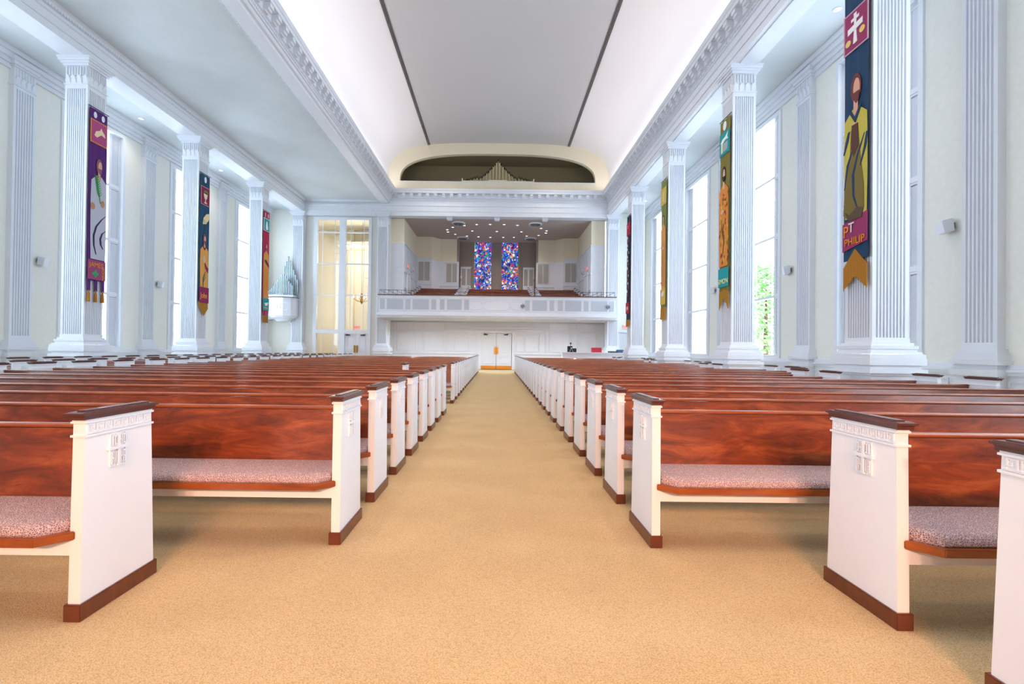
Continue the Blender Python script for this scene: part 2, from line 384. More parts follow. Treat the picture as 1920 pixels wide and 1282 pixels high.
# ring between niche outline and vault outline, plus the strip below
for yy, flip in ((YE, 0), (YE + .3, 1)):
    base = len(b.v)
    b.v += [(p[0], yy, p[1]) for p in No] + [(p[0] * 1.01, yy, p[1] + .02) for p in outer]
    for i in range(n - 1): b.f.append((base + i, base + i + 1, base + n + i + 1, base + n + i))
for i in range(n - 1): b.f.append((i, i + 1, 2 * n + i + 1, 2 * n + i))
b.box(-6.6, 6.6, YE - .006, YE + .3, 10.5, 11.2)
struct(b.build('wall_end_upper', creamy), 'cream end wall with arched organ niche')
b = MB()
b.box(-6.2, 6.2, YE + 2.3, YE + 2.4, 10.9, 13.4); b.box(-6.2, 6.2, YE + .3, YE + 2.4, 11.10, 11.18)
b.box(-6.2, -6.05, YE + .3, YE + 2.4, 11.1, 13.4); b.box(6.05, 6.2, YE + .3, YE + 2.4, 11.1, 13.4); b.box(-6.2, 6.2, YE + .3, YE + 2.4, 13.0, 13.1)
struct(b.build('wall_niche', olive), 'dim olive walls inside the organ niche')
b = MB(); b.box(-5.85, 5.75, YE - .02, YE + .32, 11.17, 11.215); struct(b.build('trim_10', white), 'white sill of the organ niche')
b = MB(); b.box(4.75, 5.65, YE + 2.24, YE + 2.3, 11.18, 11.95); b.box(4.8, 5.6, YE + 2.22, YE + 2.25, 11.22, 11.9); struct(b.build('door_1', creamy), 'small pale access door inside the organ niche')

# ---------------------------------------------------------------- piers
def fluted_section(w, faces='all', nf=9):
    """outline (x,y) of a square pier with grooves, centred on origin"""
    h = w / 2; m = .055; pitch = (w - 2 * m) / nf; pts = []
    for k in range(4):
        seg = [(-h, -h)]
        if faces == 'all' or k in faces:
            for i in range(nf):
                s0 = -h + m + i * pitch + pitch * .19; e0 = s0 + pitch * .62
                for j in range(5):
                    t = PI * j / 4; seg.append(((s0 + e0) / 2 - (e0 - s0) / 2 * math.cos(t), -h + math.sin(t) ** .6 * .042))
        c, s_ = math.cos(k * PI / 2), math.sin(k * PI / 2)
        pts += [(p[0] * c - p[1] * s_, p[0] * s_ + p[1] * c) for p in seg]
    return pts
def ring_box(b, h, z0, z1): b.box(-h, h, -h, h, z0, z1)
def leaf(b, cx, face, h, z0, w, hh):
    """pointed leaf standing proud on a face of half width h"""
    c, s_ = math.cos(face * PI / 2), math.sin(face * PI / 2)
    prof = [(-w / 2, 0), (w / 2, 0), (w / 2, hh * .55), (w * .3, hh * .85), (0, hh), (-w * .3, hh * .85), (-w / 2, hh * .55)]
    r1 = [(cx + p[0], -h + .0, z0 + p[1]) for p in prof]; r2 = [(cx + p[0] * .7, -h - .012 - .03 * p[1] / hh, z0 + p[1] * .97) for p in prof]
    b.rings([[(p[0] * c - p[1] * s_, p[0] * s_ + p[1] * c, p[2]) for p in r] for r in (r1, r2)])
def make_pier():
    t = empty('fluted_pier'); w = PW; h = w / 2
    b = MB(); b.prism(fluted_section(w - .02), 'z', 1.56, 8.44); b.build('shaft', white, t)
    b = MB(); ring_box(b, h + .15, 0, .2); ring_box(b, h + .10, .2, .90); ring_box(b, h + .13, .90, .94); ring_box(b, h + .17, .94, 1.01); ring_box(b, h + .11, 1.01, 1.08); ring_box(b, h + .16, 1.08, 1.20)
    ring_box(b, h + .15, 1.20, 1.27); ring_box(b, h + .12, 1.27, 1.31); ring_box(b, h + .07, 1.31, 1.36); ring_box(b, h + .085, 1.36, 1.42); ring_box(b, h + .04, 1.42, 1.47); ring_box(b, h, 1.47, 1.56)
    for k in range(4):
        for (p, q, r_, u) in ((-.30, .30, .74, .77), (-.30, .30, .3, .33), (-.30, -.27, .33, .74), (.27, .30, .33, .74)):
            hh = h + .115
            if k == 0: b.box(p, q, -hh, -hh + .03, r_, u)
            if k == 1: b.box(hh - .03, hh, p, q, r_, u)
            if k == 3: b.box(-hh, -hh + .03, p, q, r_, u)
    b.build('pedestal', white, t)
    b = MB(); ring_box(b, h - .01, 8.44, 8.56); ring_box(b, h + .015, 8.55, 8.58)
    ring_box(b, h - .02, 8.56, 9.12); ring_box(b, h + .03, 9.07, 9.13); ring_box(b, h + .07, 9.13, 9.19); ring_box(b, h + .11, 9.19, 9.25); ring_box(b, h + .13, 9.25, 9.305)
    for k in range(4):
        for i in range(4): leaf(b, -h + .085 + i * (w - .17) / 3, k, h - .02, 8.58, .15, .25)
        c, s_ = math.cos(k * PI / 2), math.sin(k * PI / 2)
        for i in range(8):
            x = -h + .06 + i * (w - .12) / 7
            r1 = [(x - .022, -h + .015), (x + .022, -h + .015), (x + .012, -h - .012), (x - .012, -h - .012)]
            b.prism([(p[0] * c - p[1] * s_, p[0] * s_ + p[1] * c) for p in r1], 'z', 8.80, 9.05)
    b.build('capital', white, t)
    return t
pier = make_pier(); first = True
def pier_at(x, y, label):
    global first
    o = pier if first else copy_tree(pier); first = False
    o.location = (x, y + PW / 2, 0); tag(o, label, 'column', 'fluted white columns of the nave'); return o
adjR = ['white fluted column far ahead at right corner of balcony', 'right column with dark navy and red banner', 'right column with narrow olive and gold banner', 'right column with teal and orange patterned banner', 'nearest right column carrying large navy banner with bearded figure', 'right column beside the camera', 'right column by the chancel']
for i, y in enumerate(CY[::-1]): 
    if i < 5: pier_at(XR + PW / 2, y, adjR[i])
adjL = ['white fluted column at left far corner beside the organ case', 'left column with narrow red and orange banner', 'left column with navy and gold banner', 'nearest left column carrying purple banner']
for i, y in enumerate(CY[::-1]):
    if i < 4: pier_at(XL - PW / 2, y, adjL[i])
pier_at(-6.48 - PW / 2, 28.35, 'white fluted column between tall screen window and balcony')

def make_pilaster():
    t = empty('wall_pilaster'); w = .64; h = w / 2
    sec = fluted_section(w, faces=(1,), nf=7)
    b = MB(); b.prism([(max(p[0], 0.02) - h + .15, p[1]) for p in sec], 'z', 1.50, 8.46); b.build('shaft', white, t)
    def rb(b, e, z0, z1): b.box(-.02, .15 + e, -h - e, h + e, z0, z1)
    b = MB(); rb(b, .08, 0, .9); rb(b, .12, .9, 1.02); rb(b, .08, 1.02, 1.1); rb(b, .13, 1.10, 1.18); rb(b, .09, 1.18, 1.30); rb(b, .05, 1.30, 1.38); rb(b, 0, 1.38, 1.5); b.build('pedestal', white, t)
    b = MB(); rb(b, -.005, 8.46, 9.1); rb(b, .02, 8.54, 8.57); rb(b, .03, 9.05, 9.1); rb(b, .07, 9.1, 9.2); rb(b, .12, 9.2, 9.3)
    for i in range(4):
        c0 = -h + .08 + i * (w - .16) / 3; prof = [(-.07, 0), (.07, 0), (.07, .14), (.04, .21), (0, .25), (-.04, .21), (-.07, .14)]
        b.rings([[(.145, c0 + p[0], 8.58 + p[1]) for p in prof], [(.165 + .03 * p[1] / .25, c0 + p[0] * .7, 8.58 + p[1] * .97) for p in prof]])
    for i in range(7):
        c0 = -h + .07 + i * (w - .14) / 6; b.box(.14, .165, c0 - .018, c0 + .018, 8.82, 9.04)
    b.build('capital', white, t)
    return t
pil = make_pilaster(); firstp = True
pn = ['far ', 'third ', 'second ', 'nearest ']
for side, x, rz in (('left', WL, 0), ('right', WR, PI)):
    for i, (y, wd) in enumerate(zip(CY[2:6] if side == 'right' else CY[3:6], (['nearest', 'second', 'third', 'fourth'] if side == 'right' else ['nearest', 'second', 'third']))):
        o = pil if firstp else copy_tree(pil); firstp = False
        o.location = (x, y + PW / 2, 0); o.rotation_euler.z = rz
        tag(o, '%s shallow fluted pilaster from the viewer on the %s wall' % (wd, side), 'pilaster', 'shallow pilasters on the side walls')

# ---------------------------------------------------------------- side windows
TIERS = [(1.20, 3.05), (3.13, 4.98), (5.06, 6.91), (6.99, 8.80)]
def make_window():
    # local: origin at wall face, room side +x, window centred on y
    t = empty('window_1'); hw = 1.2
    b = MB()
    for (y0, y1, z0, z1) in ((-hw - .10, -hw + .02, 1.10, 8.93), (hw - .02, hw + .10, 1.10, 8.93), (-hw - .1, hw + .1, 8.80, 8.93), (-hw - .1, hw + .1, 1.10, 1.20)): b.box(-.30, .05, y0, y1, z0, z1)
    for y in (-.76, .76): b.box(-.24, -.10, y - .035, y + .035, 1.2, 8.8)
    for z in (3.05, 4.98, 6.91): b.box(-.24, -.08, -hw, hw, z, z + .08)
    f = b.build('window_frame', white, t)
    b = MB()
    for (z0, z1) in TIERS:
        for y in (-.48, .48): b.box(-.20, -.17, y - .008, y + .008, z0, z1)
        hh = z1 - z0
        for k in (.22, .36, .62, .78):
            b.box(-.20, -.17, -.76, -.48, z0 + hh * k - .008, z0 + hh * k + .008); b.box(-.20, -.17, .48, .76, z0 + hh * k - .008, z0 + hh * k + .008)
        b.box(-.20, -.17, -.48, .48, z0 + hh * .5 - .007, z0 + hh * .5 + .007)
    b.build('glazing_bars', white, t)
    b = MB(); b.box(-.195, -.185, -.76, .76, 1.2, 8.8); b.build('pane', glass, t)
    for s in (-1, 1):
        for (z0, z1) in TIERS:
            b = MB(); y0, y1 = (-hw, -.795) if s < 0 else (.795, hw)
            for (p, q, r_, u) in ((y0, y0 + .05, z0, z1), (y1 - .05, y1, z0, z1), (y0, y1, z0, z0 + .05), (y0, y1, z1 - .05, z1)): b.box(-.14, -.10, p, q, r_, u)
            z = z0 + .06
            while z < z1 - .07:
                b.prism([(-.135, z), (-.125, z - .004), (-.105, z + .03), (-.115, z + .034)], 'y', y0 + .05, y1 - .05); z += .04
            b.box(-.16, -.15, y0, y1, z0, z1)
            b.build('louvred_shutter', white, t)
    return t
win = make_window(); nwin = 1
names = []
for side, x, rz in (('left', WL, 0), ('right', WR, PI)):
    for i, (a, c) in enumerate(WY):
        if i < 1: continue
        o = win if nwin == 1 else copy_tree(win)
        o.name = 'window_%d' % nwin; nwin += 1
        o.location = (x, (a + c) / 2, 0); o.rotation_euler.z = rz; struct(o, 'tall louvred window in the %s wall' % side)

# trees outside the right windows
def tree(x, y, hgt, rad, label, seed):
    random.seed(seed); t = empty('garden_tree', (x, y, -1.0))
    b = MB(); b.lathe([(.14, 0), (.10, hgt * .5), (.03, hgt * .85)], 0, 0, 8); b.build('trunk', basem, t, True)
    b = MB()
    for _ in range(2200):
        u = random.random(); th = random.random() * 2 * PI; r = rad * math.sqrt(random.random()) * (1 - .5 * u); z = hgt * (.25 + .75 * u)
        cx, cy = r * math.cos(th), r * math.sin(th); s = random.uniform(.07, .14); a = random.random() * PI; e = random.uniform(-.6, .6)
        ca, sa = math.cos(a) * s, math.sin(a) * s
        n = len(b.v); b.v += [(cx - ca, cy - sa, z), (cx + sa * .5, cy - ca * .5, z + e * s), (cx + ca, cy + sa, z + s * .6), (cx - sa * .5, cy + ca * .5, z - e * s + .03)]; b.f.append((n, n + 1, n + 2, n + 3))
    b.build('foliage', leafm, t)
    tag(t, label, 'tree')
tree(WR + 2.8, 20.8, 6.0, 1.2, 'green leafy tree seen through the right window beside the patterned banner column', 3)
tree(WR + 3.4, 25.8, 4.6, 0.8, 'small green tree outside the far right window', 5)

# ---------------------------------------------------------------- pews
key_mat = white
def emblem_mesh(mb, x, sgn, cy, z0):
    """relief plate with a cross and four letter groups; on plane x, outward sgn"""
    def bx(y0, y1, za, zb, d): xa, xb = x - sgn * .002, x + sgn * d; mb.box(min(xa, xb), max(xa, xb), y0, y1, za, zb)
    w = .050
    bx(cy - w, cy + w, z0, z0 + .165, .002)
    for (y0, y1, za, zb) in ((cy - w, cy + w, z0, z0 + .005), (cy - w, cy - w + .005, z0, z0 + .165), (cy + w - .005, cy + w, z0, z0 + .165), (cy - w, cy + w, z0 + .160, z0 + .165)): bx(y0, y1, za, zb, .008)
    bx(cy - .008, cy + .008, z0, z0 + .165, .014); bx(cy - w - .012, cy + w + .012, z0 + .084, z0 + .100, .016)
    for (qy, qz, g) in ((-.043, .106, 'IC'), (.012, .106, 'XC'), (-.043, .012, 'NI'), (.012, .012, 'KA')):
        for k, ch in enumerate(g):
            yy = cy + qy + k * .018; zz = z0 + qz; t = .0045; H_ = .046 if qz > .05 else .062; m = H_ / 2
            if ch == 'I': bx(yy + .004, yy + .004 + t, zz, zz + H_, .012)
            if ch == 'C': bx(yy, yy + t, zz + .006, zz + H_ - .006, .012); bx(yy, yy + .013, zz, zz + .006, .012); bx(yy, yy + .013, zz + H_ - .006, zz + H_, .012)
            if ch in 'NK': bx(yy, yy + t, zz, zz + H_, .012); bx(yy + t, yy + .010, zz + m - .004, zz + m + .004, .012); bx(yy + .010, yy + .014, zz + (.0 if ch == 'N' else m), zz + H_, .012)
            if ch == 'A': bx(yy, yy + t, zz, zz + H_ - .004, .012); bx(yy + .010, yy + .010 + t, zz, zz + H_ - .004, .012); bx(yy, yy + .0145, zz + H_ - .007, zz + H_, .012); bx(yy, yy + .0145, zz + m - .004, zz + m + .002, .012)
            if ch == 'X': bx(yy + .004, yy + .009, zz, zz + H_, .012); bx(yy, yy + .013, zz + m - .004, zz + m + .003, .012)
def end_panel(root, x0, x1, outer, detail=True):
    """x0<x1; outer=-1 when the aisle face is x0"""
    b = MB(); b.prism([(0.0, .0), (.475, 0), (.435, .93), (.012, .93)], 'x', x0, x1)
    e = .008
    for (z0, z1) in ((.904, .913), (.840, .850)): b.box(x0 - e, x1 + e, .004, .445, z0, z1)
    b.box(x0 - .004, x1 + .004, .008, .440, .913, .925)
    xo = x0 if outer < 0 else x1
    def bx(y0, y1, z0, z1, d=.006): xa, xb = xo - outer * .002, xo + outer * d; b.box(min(xa, xb), max(xa, xb), y0, y1, z0, z1)
    if detail:
        n = 8; p = .405 / n; t = .005
        for i in range(n):
            y = .02 + i * p; z0, z1 = .858, .899
            bx(y, y + t, z0, z1); bx(y, y + p * .80, z1 - t, z1); bx(y + p * .80 - t, y + p * .80, z0 + .013, z1); bx(y + p * .4, y + p * .8, z0 + .013, z0 + .013 + t); bx(y + p * .4, y + p * .4 + t, z0 + .013, z0 + .026); bx(y + p * .8, y + p + t, z0, z0 + t)
        bx(.02, .43, .853, .856)
    pan = b.build('end_panel', white, root)
    b = MB()
    b.prism([(-.006, .922), (.450, .922), (.450, .936), (.462, .942), (.462, .953), (.450, .957), (.0, .957), (-.020, .953), (-.020, .942), (-.006, .936)], 'x', x0 - .012, x1 + .012)
    b.box(x0 - .022, x1 + .022, -.020, .462, .942, .953); b.box(x0 + .008, x1 - .008, .02, .43, .956, .964)
    b.build('cap', capm, pan, bevel=.0)
    b = MB(); b.box(x0 - .012, x1 + .012, -.012, .487, 0.0, .078); b.build('base_block', basem, pan, bevel=.003)
    b = MB(); emblem_mesh(b, xo, outer, .20, .668); b.build('emblem', white, pan)
    return pan
def rail_profile(oy, oz, n=10):
    pts = [(oy + .030, oz - .008), (oy - .016, oz - .008), (oy - .024, oz - .004), (oy - .026, oz + .002)]
    for i in range(n + 1):
        t = PI * i / n; pts.append((oy - .029 * math.cos(t) + .003, oz + .004 + .014 * math.sin(t)))
    return pts
def make_pew(L, name='church_pew', ends=(True, True)):
    t = empty(name)
    end_panel(t, 0, .055, -1); end_panel(t, L - .055, L, 1)
    b = MB(); b.prism([(.33, .36), (.36, .36), (.43, .815), (.40, .815)], 'x', .055, L - .055); b.build('backrest', cherry, t)
    b = MB(); b.prism(rail_profile(.412, .826), 'x', .055, L - .055); b.build('top_rail', railw, t, True)
    out = [(.025, -.004), (.125, -.10), (L - .125, -.10), (L - .025, -.004), (L - .055, .0), (L - .055, .35), (.055, .35), (.055, 0)]
    out = [(.028, .0), (.128, -.10), (L - .128, -.10), (L - .028, .0), (L - .055, .02), (L - .055, .345), (.055, .345), (.055, .02)]
    b = MB(); b.prism(out, 'z', .372, .410); b.build('seat_board', railw, t, bevel=.004)
    def ring(i, z, back=0):
        return [(.062 + i * .3, .012 + i * .3, z), (.140 + i * .4, -.082 + i, z), (L - .140 - i * .4, -.082 + i, z), (L - .062 - i * .3, .012 + i * .3, z), (L - .062 - i * .3, .335, z), (.062 + i * .3, .335, z)]
    b = MB(); b.rings([ring(.006, .410), ring(0, .420), ring(.002, .434), ring(.012, .447), ring(.034, .457), ring(.07, .462), ring(.2, .464)]); b.build('cushion', cush, t, True)
    b = MB(); b.box(.055, L - .055, .01, .035, .295, .372)
    b.build('apron', white, t)
    return t
PROTO = {}
CNT = {}
def pew(xa, xb, y, label, group, z=0):
    L = round(xb - xa, 3)
    if L not in PROTO: o = PROTO[L] = make_pew(L)
    else: o = copy_tree(PROTO[L])
    o.location = (xa, y, z); tag(o, label, 'pew', group); return o
def blocked(y):   # right rows beside a pier are shorter
    for c in CY:
        if c - .65 < y < c + 1.0: return 6.05
        if c + 1.0 <= y < c + 2.1: return 6.6
    return 7.0
ROWS = {}
GR = 'cherry pews right of the centre aisle'; GL = 'cherry pews left of the centre aisle'; GS = 'short pews in the left side block'
r_rows = [1.335 + 0 * .9, 2.225] + [3.12 + .885 * k for k in range(27)]
for i, y in enumerate(r_rows):
    xa = 1.865 if i < 2 else 1.02
    if i == 0: lab = 'pew with white end half cut by the right frame edge, closest of all'
    elif i == 1: lab = 'pew at right set back from the aisle, large white end with relief cross'
    elif i == len(r_rows) - 1: lab = 'rearmost pew of the right block, just before the end wall'
    else: lab = '%s pew along the right edge of the centre aisle, counted from the front' % ORD[i - 2]
    pew(xa, blocked(y), y, lab, GR)
l_rows = [(2.215, -1.90)] + [(3.11 + .865 * k, -1.0) for k in range(8)] + [(10.15, -1.93)] + [(11.2 + .885 * k, -1.0) for k in range(18)]
for i, (y, xb) in enumerate(l_rows):
    if i == 0: lab = 'nearest left pew, set back from the aisle with large white end'
    elif i == 9: lab = 'shorter pew in the left block whose end stands back at the aisle gap'
    elif i == len(l_rows) - 1: lab = 'rearmost pew of the left block, just before the end wall'
    elif i < 9: lab = '%s pew along the left edge of the centre aisle, before the gap' % ORD[i - 1]
    else: lab = '%s pew behind the gap on the left edge of the aisle' % ORD[i - 10]
    pew(-8.08, xb, y, lab, GL)
s_rows = [7.4 + .875 * k for k in range(23)]
for i, y in enumerate(s_rows):
    pew(-11.10, -9.20, y, '%s short pew from the front, in the side block by the left columns' % ORD[i], GS)

# ---------------------------------------------------------------- balcony
bal = empty('balcony')
YB = 27.30
b = MB()
b.box(-6.74, 6.74, YB, YB + .16, 3.12, 4.30); b.box(-6.74, -6.58, YB, 28.3, 3.12, 4.30); b.box(6.58, 6.74, YB, 28.3, 3.12, 4.30)
for (e, z0, z1) in ((.03, 4.14, 4.20), (.02, 3.42, 3.46), (.05, 3.24, 3.32), (.10, 3.14, 3.24), (.02, 3.04, 3.14)):
    b.box(-6.74 - e, 6.74 + e, YB - e, YB + .2, z0, z1)
b.build('parapet', white, bal)
b = MB(); b.box(-6.80, 6.80, YB - .06, YB + .22, 4.30, 4.345); b.build('parapet_cap', capm, bal)
b = MB(); b.box(-6.95, 6.95, YB + .12, 30.6, 3.02, 3.12); b.box(-6.4, 6.4, 28.9, 34.4, 3.12, 3.6)
for k in range(6): b.box(-5.6, 5.6, 29.4 + .9 * k, 34.9, 3.6, 3.75 + .215 * k)
b.build('balcony_floor', white, bal)
gpx = [(65, 112), (135, 305), (330, 380), (405, 575), (600, 650), (690, 738), (765, 918), (945, 995)]
def bxp(c): return ((700 + c / 5.573) - 931) / 900 * YB
for (a, c) in gpx:
    for s in (1, -1):
        x0, x1 = sorted((s * bxp(a) * 1.0, s * bxp(c) * 1.0))
        b = MB(); b.box(x0, x1, YB - .012, YB, 3.50, 4.08); b.build('speaker_grille', grillew, bal)
# oval mouldings in the centre
def oval(b, cx, hw, hh, y, z, r=.022):
    pts = []
    for i in range(24):
        t = 2 * PI * i / 24; dx = math.copysign(hw - hh, math.cos(t)); pts.append((cx + (dx if abs(math.cos(t)) > 1e-6 else 0) + hh * math.cos(t), y, z + hh * math.sin(t)))
    for i in range(24): b.tube(pts[i], pts[(i + 1) % 24], r, 5)
b = MB(); oval(b, 0, .72, .27, YB - .005, 3.79)
for s in (-1, 1): oval(b, s * 1.2, .38, .25, YB - .005, 3.79)
b.build('oval_moulding', white, bal)
rail = MB()
for s in (-1, 1):
    rail.tube((s * 6.7, YB + .08, 4.60), (s * 5.6, YB + .08, 4.60), .012); rail.tube((s * 2.4, YB + .08, 4.52), (s * .0, YB + .08, 4.52), .010); rail.tube((s * 5.6, YB + .08, 4.60), (s * 2.4, YB + .08, 4.52), .010)
    for k in range(6): rail.tube((s * (6.7 - k * .25), YB + .08, 4.34), (s * (6.7 - k * .25), YB + .08, 4.60), .010)
    for k in range(5): rail.tube((s * (6.7 - k * .45), YB + .08, 4.60), (s * (6.3 - k * .45), YB + 1.0, 4.42), .010)
    for k in range(18): rail.tube((s * (5.2 - k * .3), YB + .08, 4.34), (s * (5.2 - k * .3), YB + .08, 4.52), .006)
rail.build('guard_rail', black, bal)
tag(bal, 'white rear balcony with grille panels and dark rail above the doors', 'balcony')
b = MB(); b.box(-6.95, -6.85, 28.5, 30.5, 0, 3.02); b.box(6.85, 6.95, 28.5, 30.5, 0, 3.02); struct(b.build('wall_vestibule_sides', white))
# balcony chamber walls
b = MB()
b.box(-6.5, -5.66, 28.99, 29.2, 7.65, 9.2); b.box(5.66, 6.5, 28.99, 29.2, 7.65, 9.2)
b.box(-5.8, -5.67, 29.0, 33.6, 7.65, 9.2); b.box(5.67, 5.8, 29.0, 33.6, 7.65, 9.2)
b.box(-5.8, -4.62, 33.6, 33.7, 7.6, 9.2); b.box(4.62, 5.8, 33.6, 33.7, 7.6, 9.2)
for s in (-1, 1):
    b.prism([(s * 4.62, 33.6), (s * 4.1, 34.25), (s * 2.78, 34.25), (s * 2.78, 34.4), (s * 4.2, 34.4), (s * 4.75, 33.7)], 'z', 7.5, 9.2)
struct(b.build('wall_balcony_upper', creamy), 'cream upper walls around the balcony')
b = MB()
b.box(-6.5, -5.645, 28.97, 29.16, 3.6, 7.66); b.box(5.645, 6.5, 28.97, 29.16, 3.6, 7.66)
b.box(-5.8, -5.65, 29.0, 33.6, 3.6, 7.65); b.box(5.65, 5.8, 29.0, 33.6, 3.6, 7.65)
b.box(-5.8, -4.60, 33.58, 33.7, 3.6, 7.65); b.box(4.60, 5.8, 33.58, 33.7, 3.6, 7.65)
for s in (-1, 1):
    b.prism([(s * 4.60, 33.58), (s * 4.09, 34.22), (s * 2.76, 34.22), (s * 2.76, 34.4), (s * 4.2, 34.4), (s * 4.75, 33.7)], 'z', 3.6, 7.5)
    # panel mouldings
    for k in range(9):
        y = 29.15 + k * .5; xa, xb = sorted((s * 5.64, s * 5.62)); b.box(xa, xb, y, y + .025, 5.0, 7.55)
    for z in (7.6, 5.9, 4.95): xa, xb = sorted((s * 5.66, s * 5.60)); b.box(xa, xb, 29.0, 33.6, z, z + .05)
    for z in (7.6, 6.2, 4.95): xa, xb = sorted((s * 6.5, s * 5.65)); b.box(xa, xb, 28.95, 28.99, z, z + .04)
    for x in (5.75, 6.35): b.box(s * x - .02, s * x + .02, 28.955, 28.99, 3.6, 7.6)
    for z in (7.55, 5.75, 5.5): xa, xb = sorted((s * 5.66, s * 4.6)); b.box(xa, xb, 33.52, 33.6, z, z + .05)
    for z in (7.42, 5.75, 5.5): xa, xb = sorted((s * 4.1, s * 2.78)); b.box(xa, xb, 34.16, 34.24, z, z + .05)
struct(b.build('wall_balcony_lower', white), 'white panelled lower walls around the balcony')
b = MB()
for s in (-1, 1):
    for (x0, x1, y) in ((4.75, 5.08, 33.55), (5.18, 5.5, 33.55), (2.9, 3.2, 34.18), (3.3, 3.62, 34.18)):
        xa, xb = sorted((s * x0, s * x1)); b.box(xa, xb, y - .03, y + .04, 6.05, 7.35)
    for (x0, x1) in ((1.95, 2.22), (2.33, 2.6)):
        xa, xb = sorted((s * x0, s * x1)); b.box(xa, xb, 35.10, 35.2, 5.95, 7.15)
struct(b.build('trim_11', grille), 'taupe organ grilles in the balcony wall')
b = MB()
b.box(-2.8, -1.70, 35.2, 35.35, 3.6, 9.4); b.box(1.51, 2.8, 35.2, 35.35, 3.6, 9.4); b.box(-.45, .30, 35.2, 35.35, 3.6, 9.4); b.box(-2.8, 2.8, 35.2, 35.35, 3.6, 5.5)
b.box(-2.9, -2.78, 34.22, 35.3, 3.6, 9.4); b.box(2.78, 2.9, 34.22, 35.3, 3.6, 9.4)
b.box(-1.95, -1.85, 35.12, 35.2, 5.3, 9.1); b.box(-.40, -.30, 35.15, 35.2, 5.3, 9.1); b.box(.16, .26, 35.15, 35.2, 5.3, 9.1); b.box(1.68, 1.78, 35.12, 35.2, 5.3, 9.1)
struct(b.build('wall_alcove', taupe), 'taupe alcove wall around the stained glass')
b = MB()
for s in (-1, 1):
    x0, x1 = (1.88, 2.7); xa, xb = sorted((s * x0, s * x1)); b.box(xa, xb, 35.13, 35.2, 3.6, 7.25); b.box(xa, xb, 35.08, 35.2, 7.25, 7.3); b.box(xa, xb, 35.08, 35.2, 5.7, 5.75)
struct(b.build('trim_12', white))
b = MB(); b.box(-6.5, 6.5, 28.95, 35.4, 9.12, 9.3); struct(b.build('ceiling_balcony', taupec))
for i, (x0, x1) in enumerate(((-1.70, -.45), (.30, 1.51))):
    b = MB(); b.box(x0, x1, 35.24, 35.27, 5.4, 9.3); o = b.build('window_%d' % (nwin + i), stained('stained_glass_%d' % i, 3.7 + 5.1 * i)); struct(o, ['left stained glass window above the balcony', 'right stained glass window above the balcony'][i])
nwin += 2
# balcony pews
for k in range(5):
    y = 29.45 + .9 * k; z = 3.75 + .215 * k
    for (xa, xb, nm) in ((-5.4, -2.55, 'left'), (-2.02, 2.18, 'centre'), (2.65, 5.4, 'right')):
        pew(xa, xb, y - .02, '%s row of cherry pew in the %s block up on the balcony' % (ORD[k], nm), 'pews up on the balcony', z + .0)

# balcony ceiling downlights
DL = [(-1.34, 30.12), (-0.49, 30.03), (0.38, 30.04), (1.23, 30.19), (-2.91, 30.86), (-2.13, 30.39), (-3.33, 31.52), (-3.35, 32.14), (-2.91, 32.76), (-1.7, 31.75), (-0.07, 31.82), (1.56, 31.85), (2.78, 30.88), (3.2, 31.51), (3.22, 32.08), (2.79, 32.8), (-2.14, 33.22), (-1.35, 33.41), (-0.53, 33.54), (0.38, 33.49), (1.12, 33.45), (1.99, 33.01)]
def make_downlight():
    t = empty('downlight')
    b = MB(); b.lathe([(.10, 0), (.10, -.012), (.075, -.018), (.07, -.004), (.07, 0)], 0, 0, 20); b.build('trim_ring', white, t, True)
    b = MB(); b.lathe([(.0, -.014), (.065, -.012), (.065, -.004), (0, -.004)], 0, 0, 20); b.build('lens', lampm, t, True)
    return t
dl = make_downlight(); dfirst = True
def downlight(x, y, z, label, group, power=0, color=SOFT):
    global dfirst
    o = dl if dfirst else copy_tree(dl); dfirst = False
    o.location = (x, y, z); tag(o, label, 'ceiling light', group)
    if power:
        spot('downlight_beam', (x, y, z - .04), (0, 0, 0), power, color, 165 if z < 4 else 120, .8, .06)
DL.sort(key=lambda p: p[0])
for i, (x, y) in enumerate(DL):
    downlight(x, y, 9.12, 'small round recessed light in balcony ceiling, %s counting from the left' % ORD[i], 'recessed lights in the balcony ceiling', 45 if i % 2 else 0, (1.0, .82, .70))
for i, (x, y) in enumerate([(-4.82, 27.75), (-1.66, 27.7), (1.54, 27.65), (4.67, 27.6)]):
    downlight(x, y, 3.02, 'recessed light under the balcony, %s from the left' % ORD[i], 'recessed lights under the balcony', 260, (.78, .89, 1.0))
for i in range(3):
    downlight(-13.0, [17.35, 22.4, 27.0][i], 9.5, 'recessed light in the left aisle ceiling, %s from the front' % ORD[i], 'recessed lights in the aisle ceilings', 60)
for i in range(4):
    downlight(8.05, [11.4, 16.4, 21.4, 26.2][i], 9.5, 'recessed light in the right aisle ceiling, %s from the front' % ORD[i], 'recessed lights in the aisle ceilings', 60)
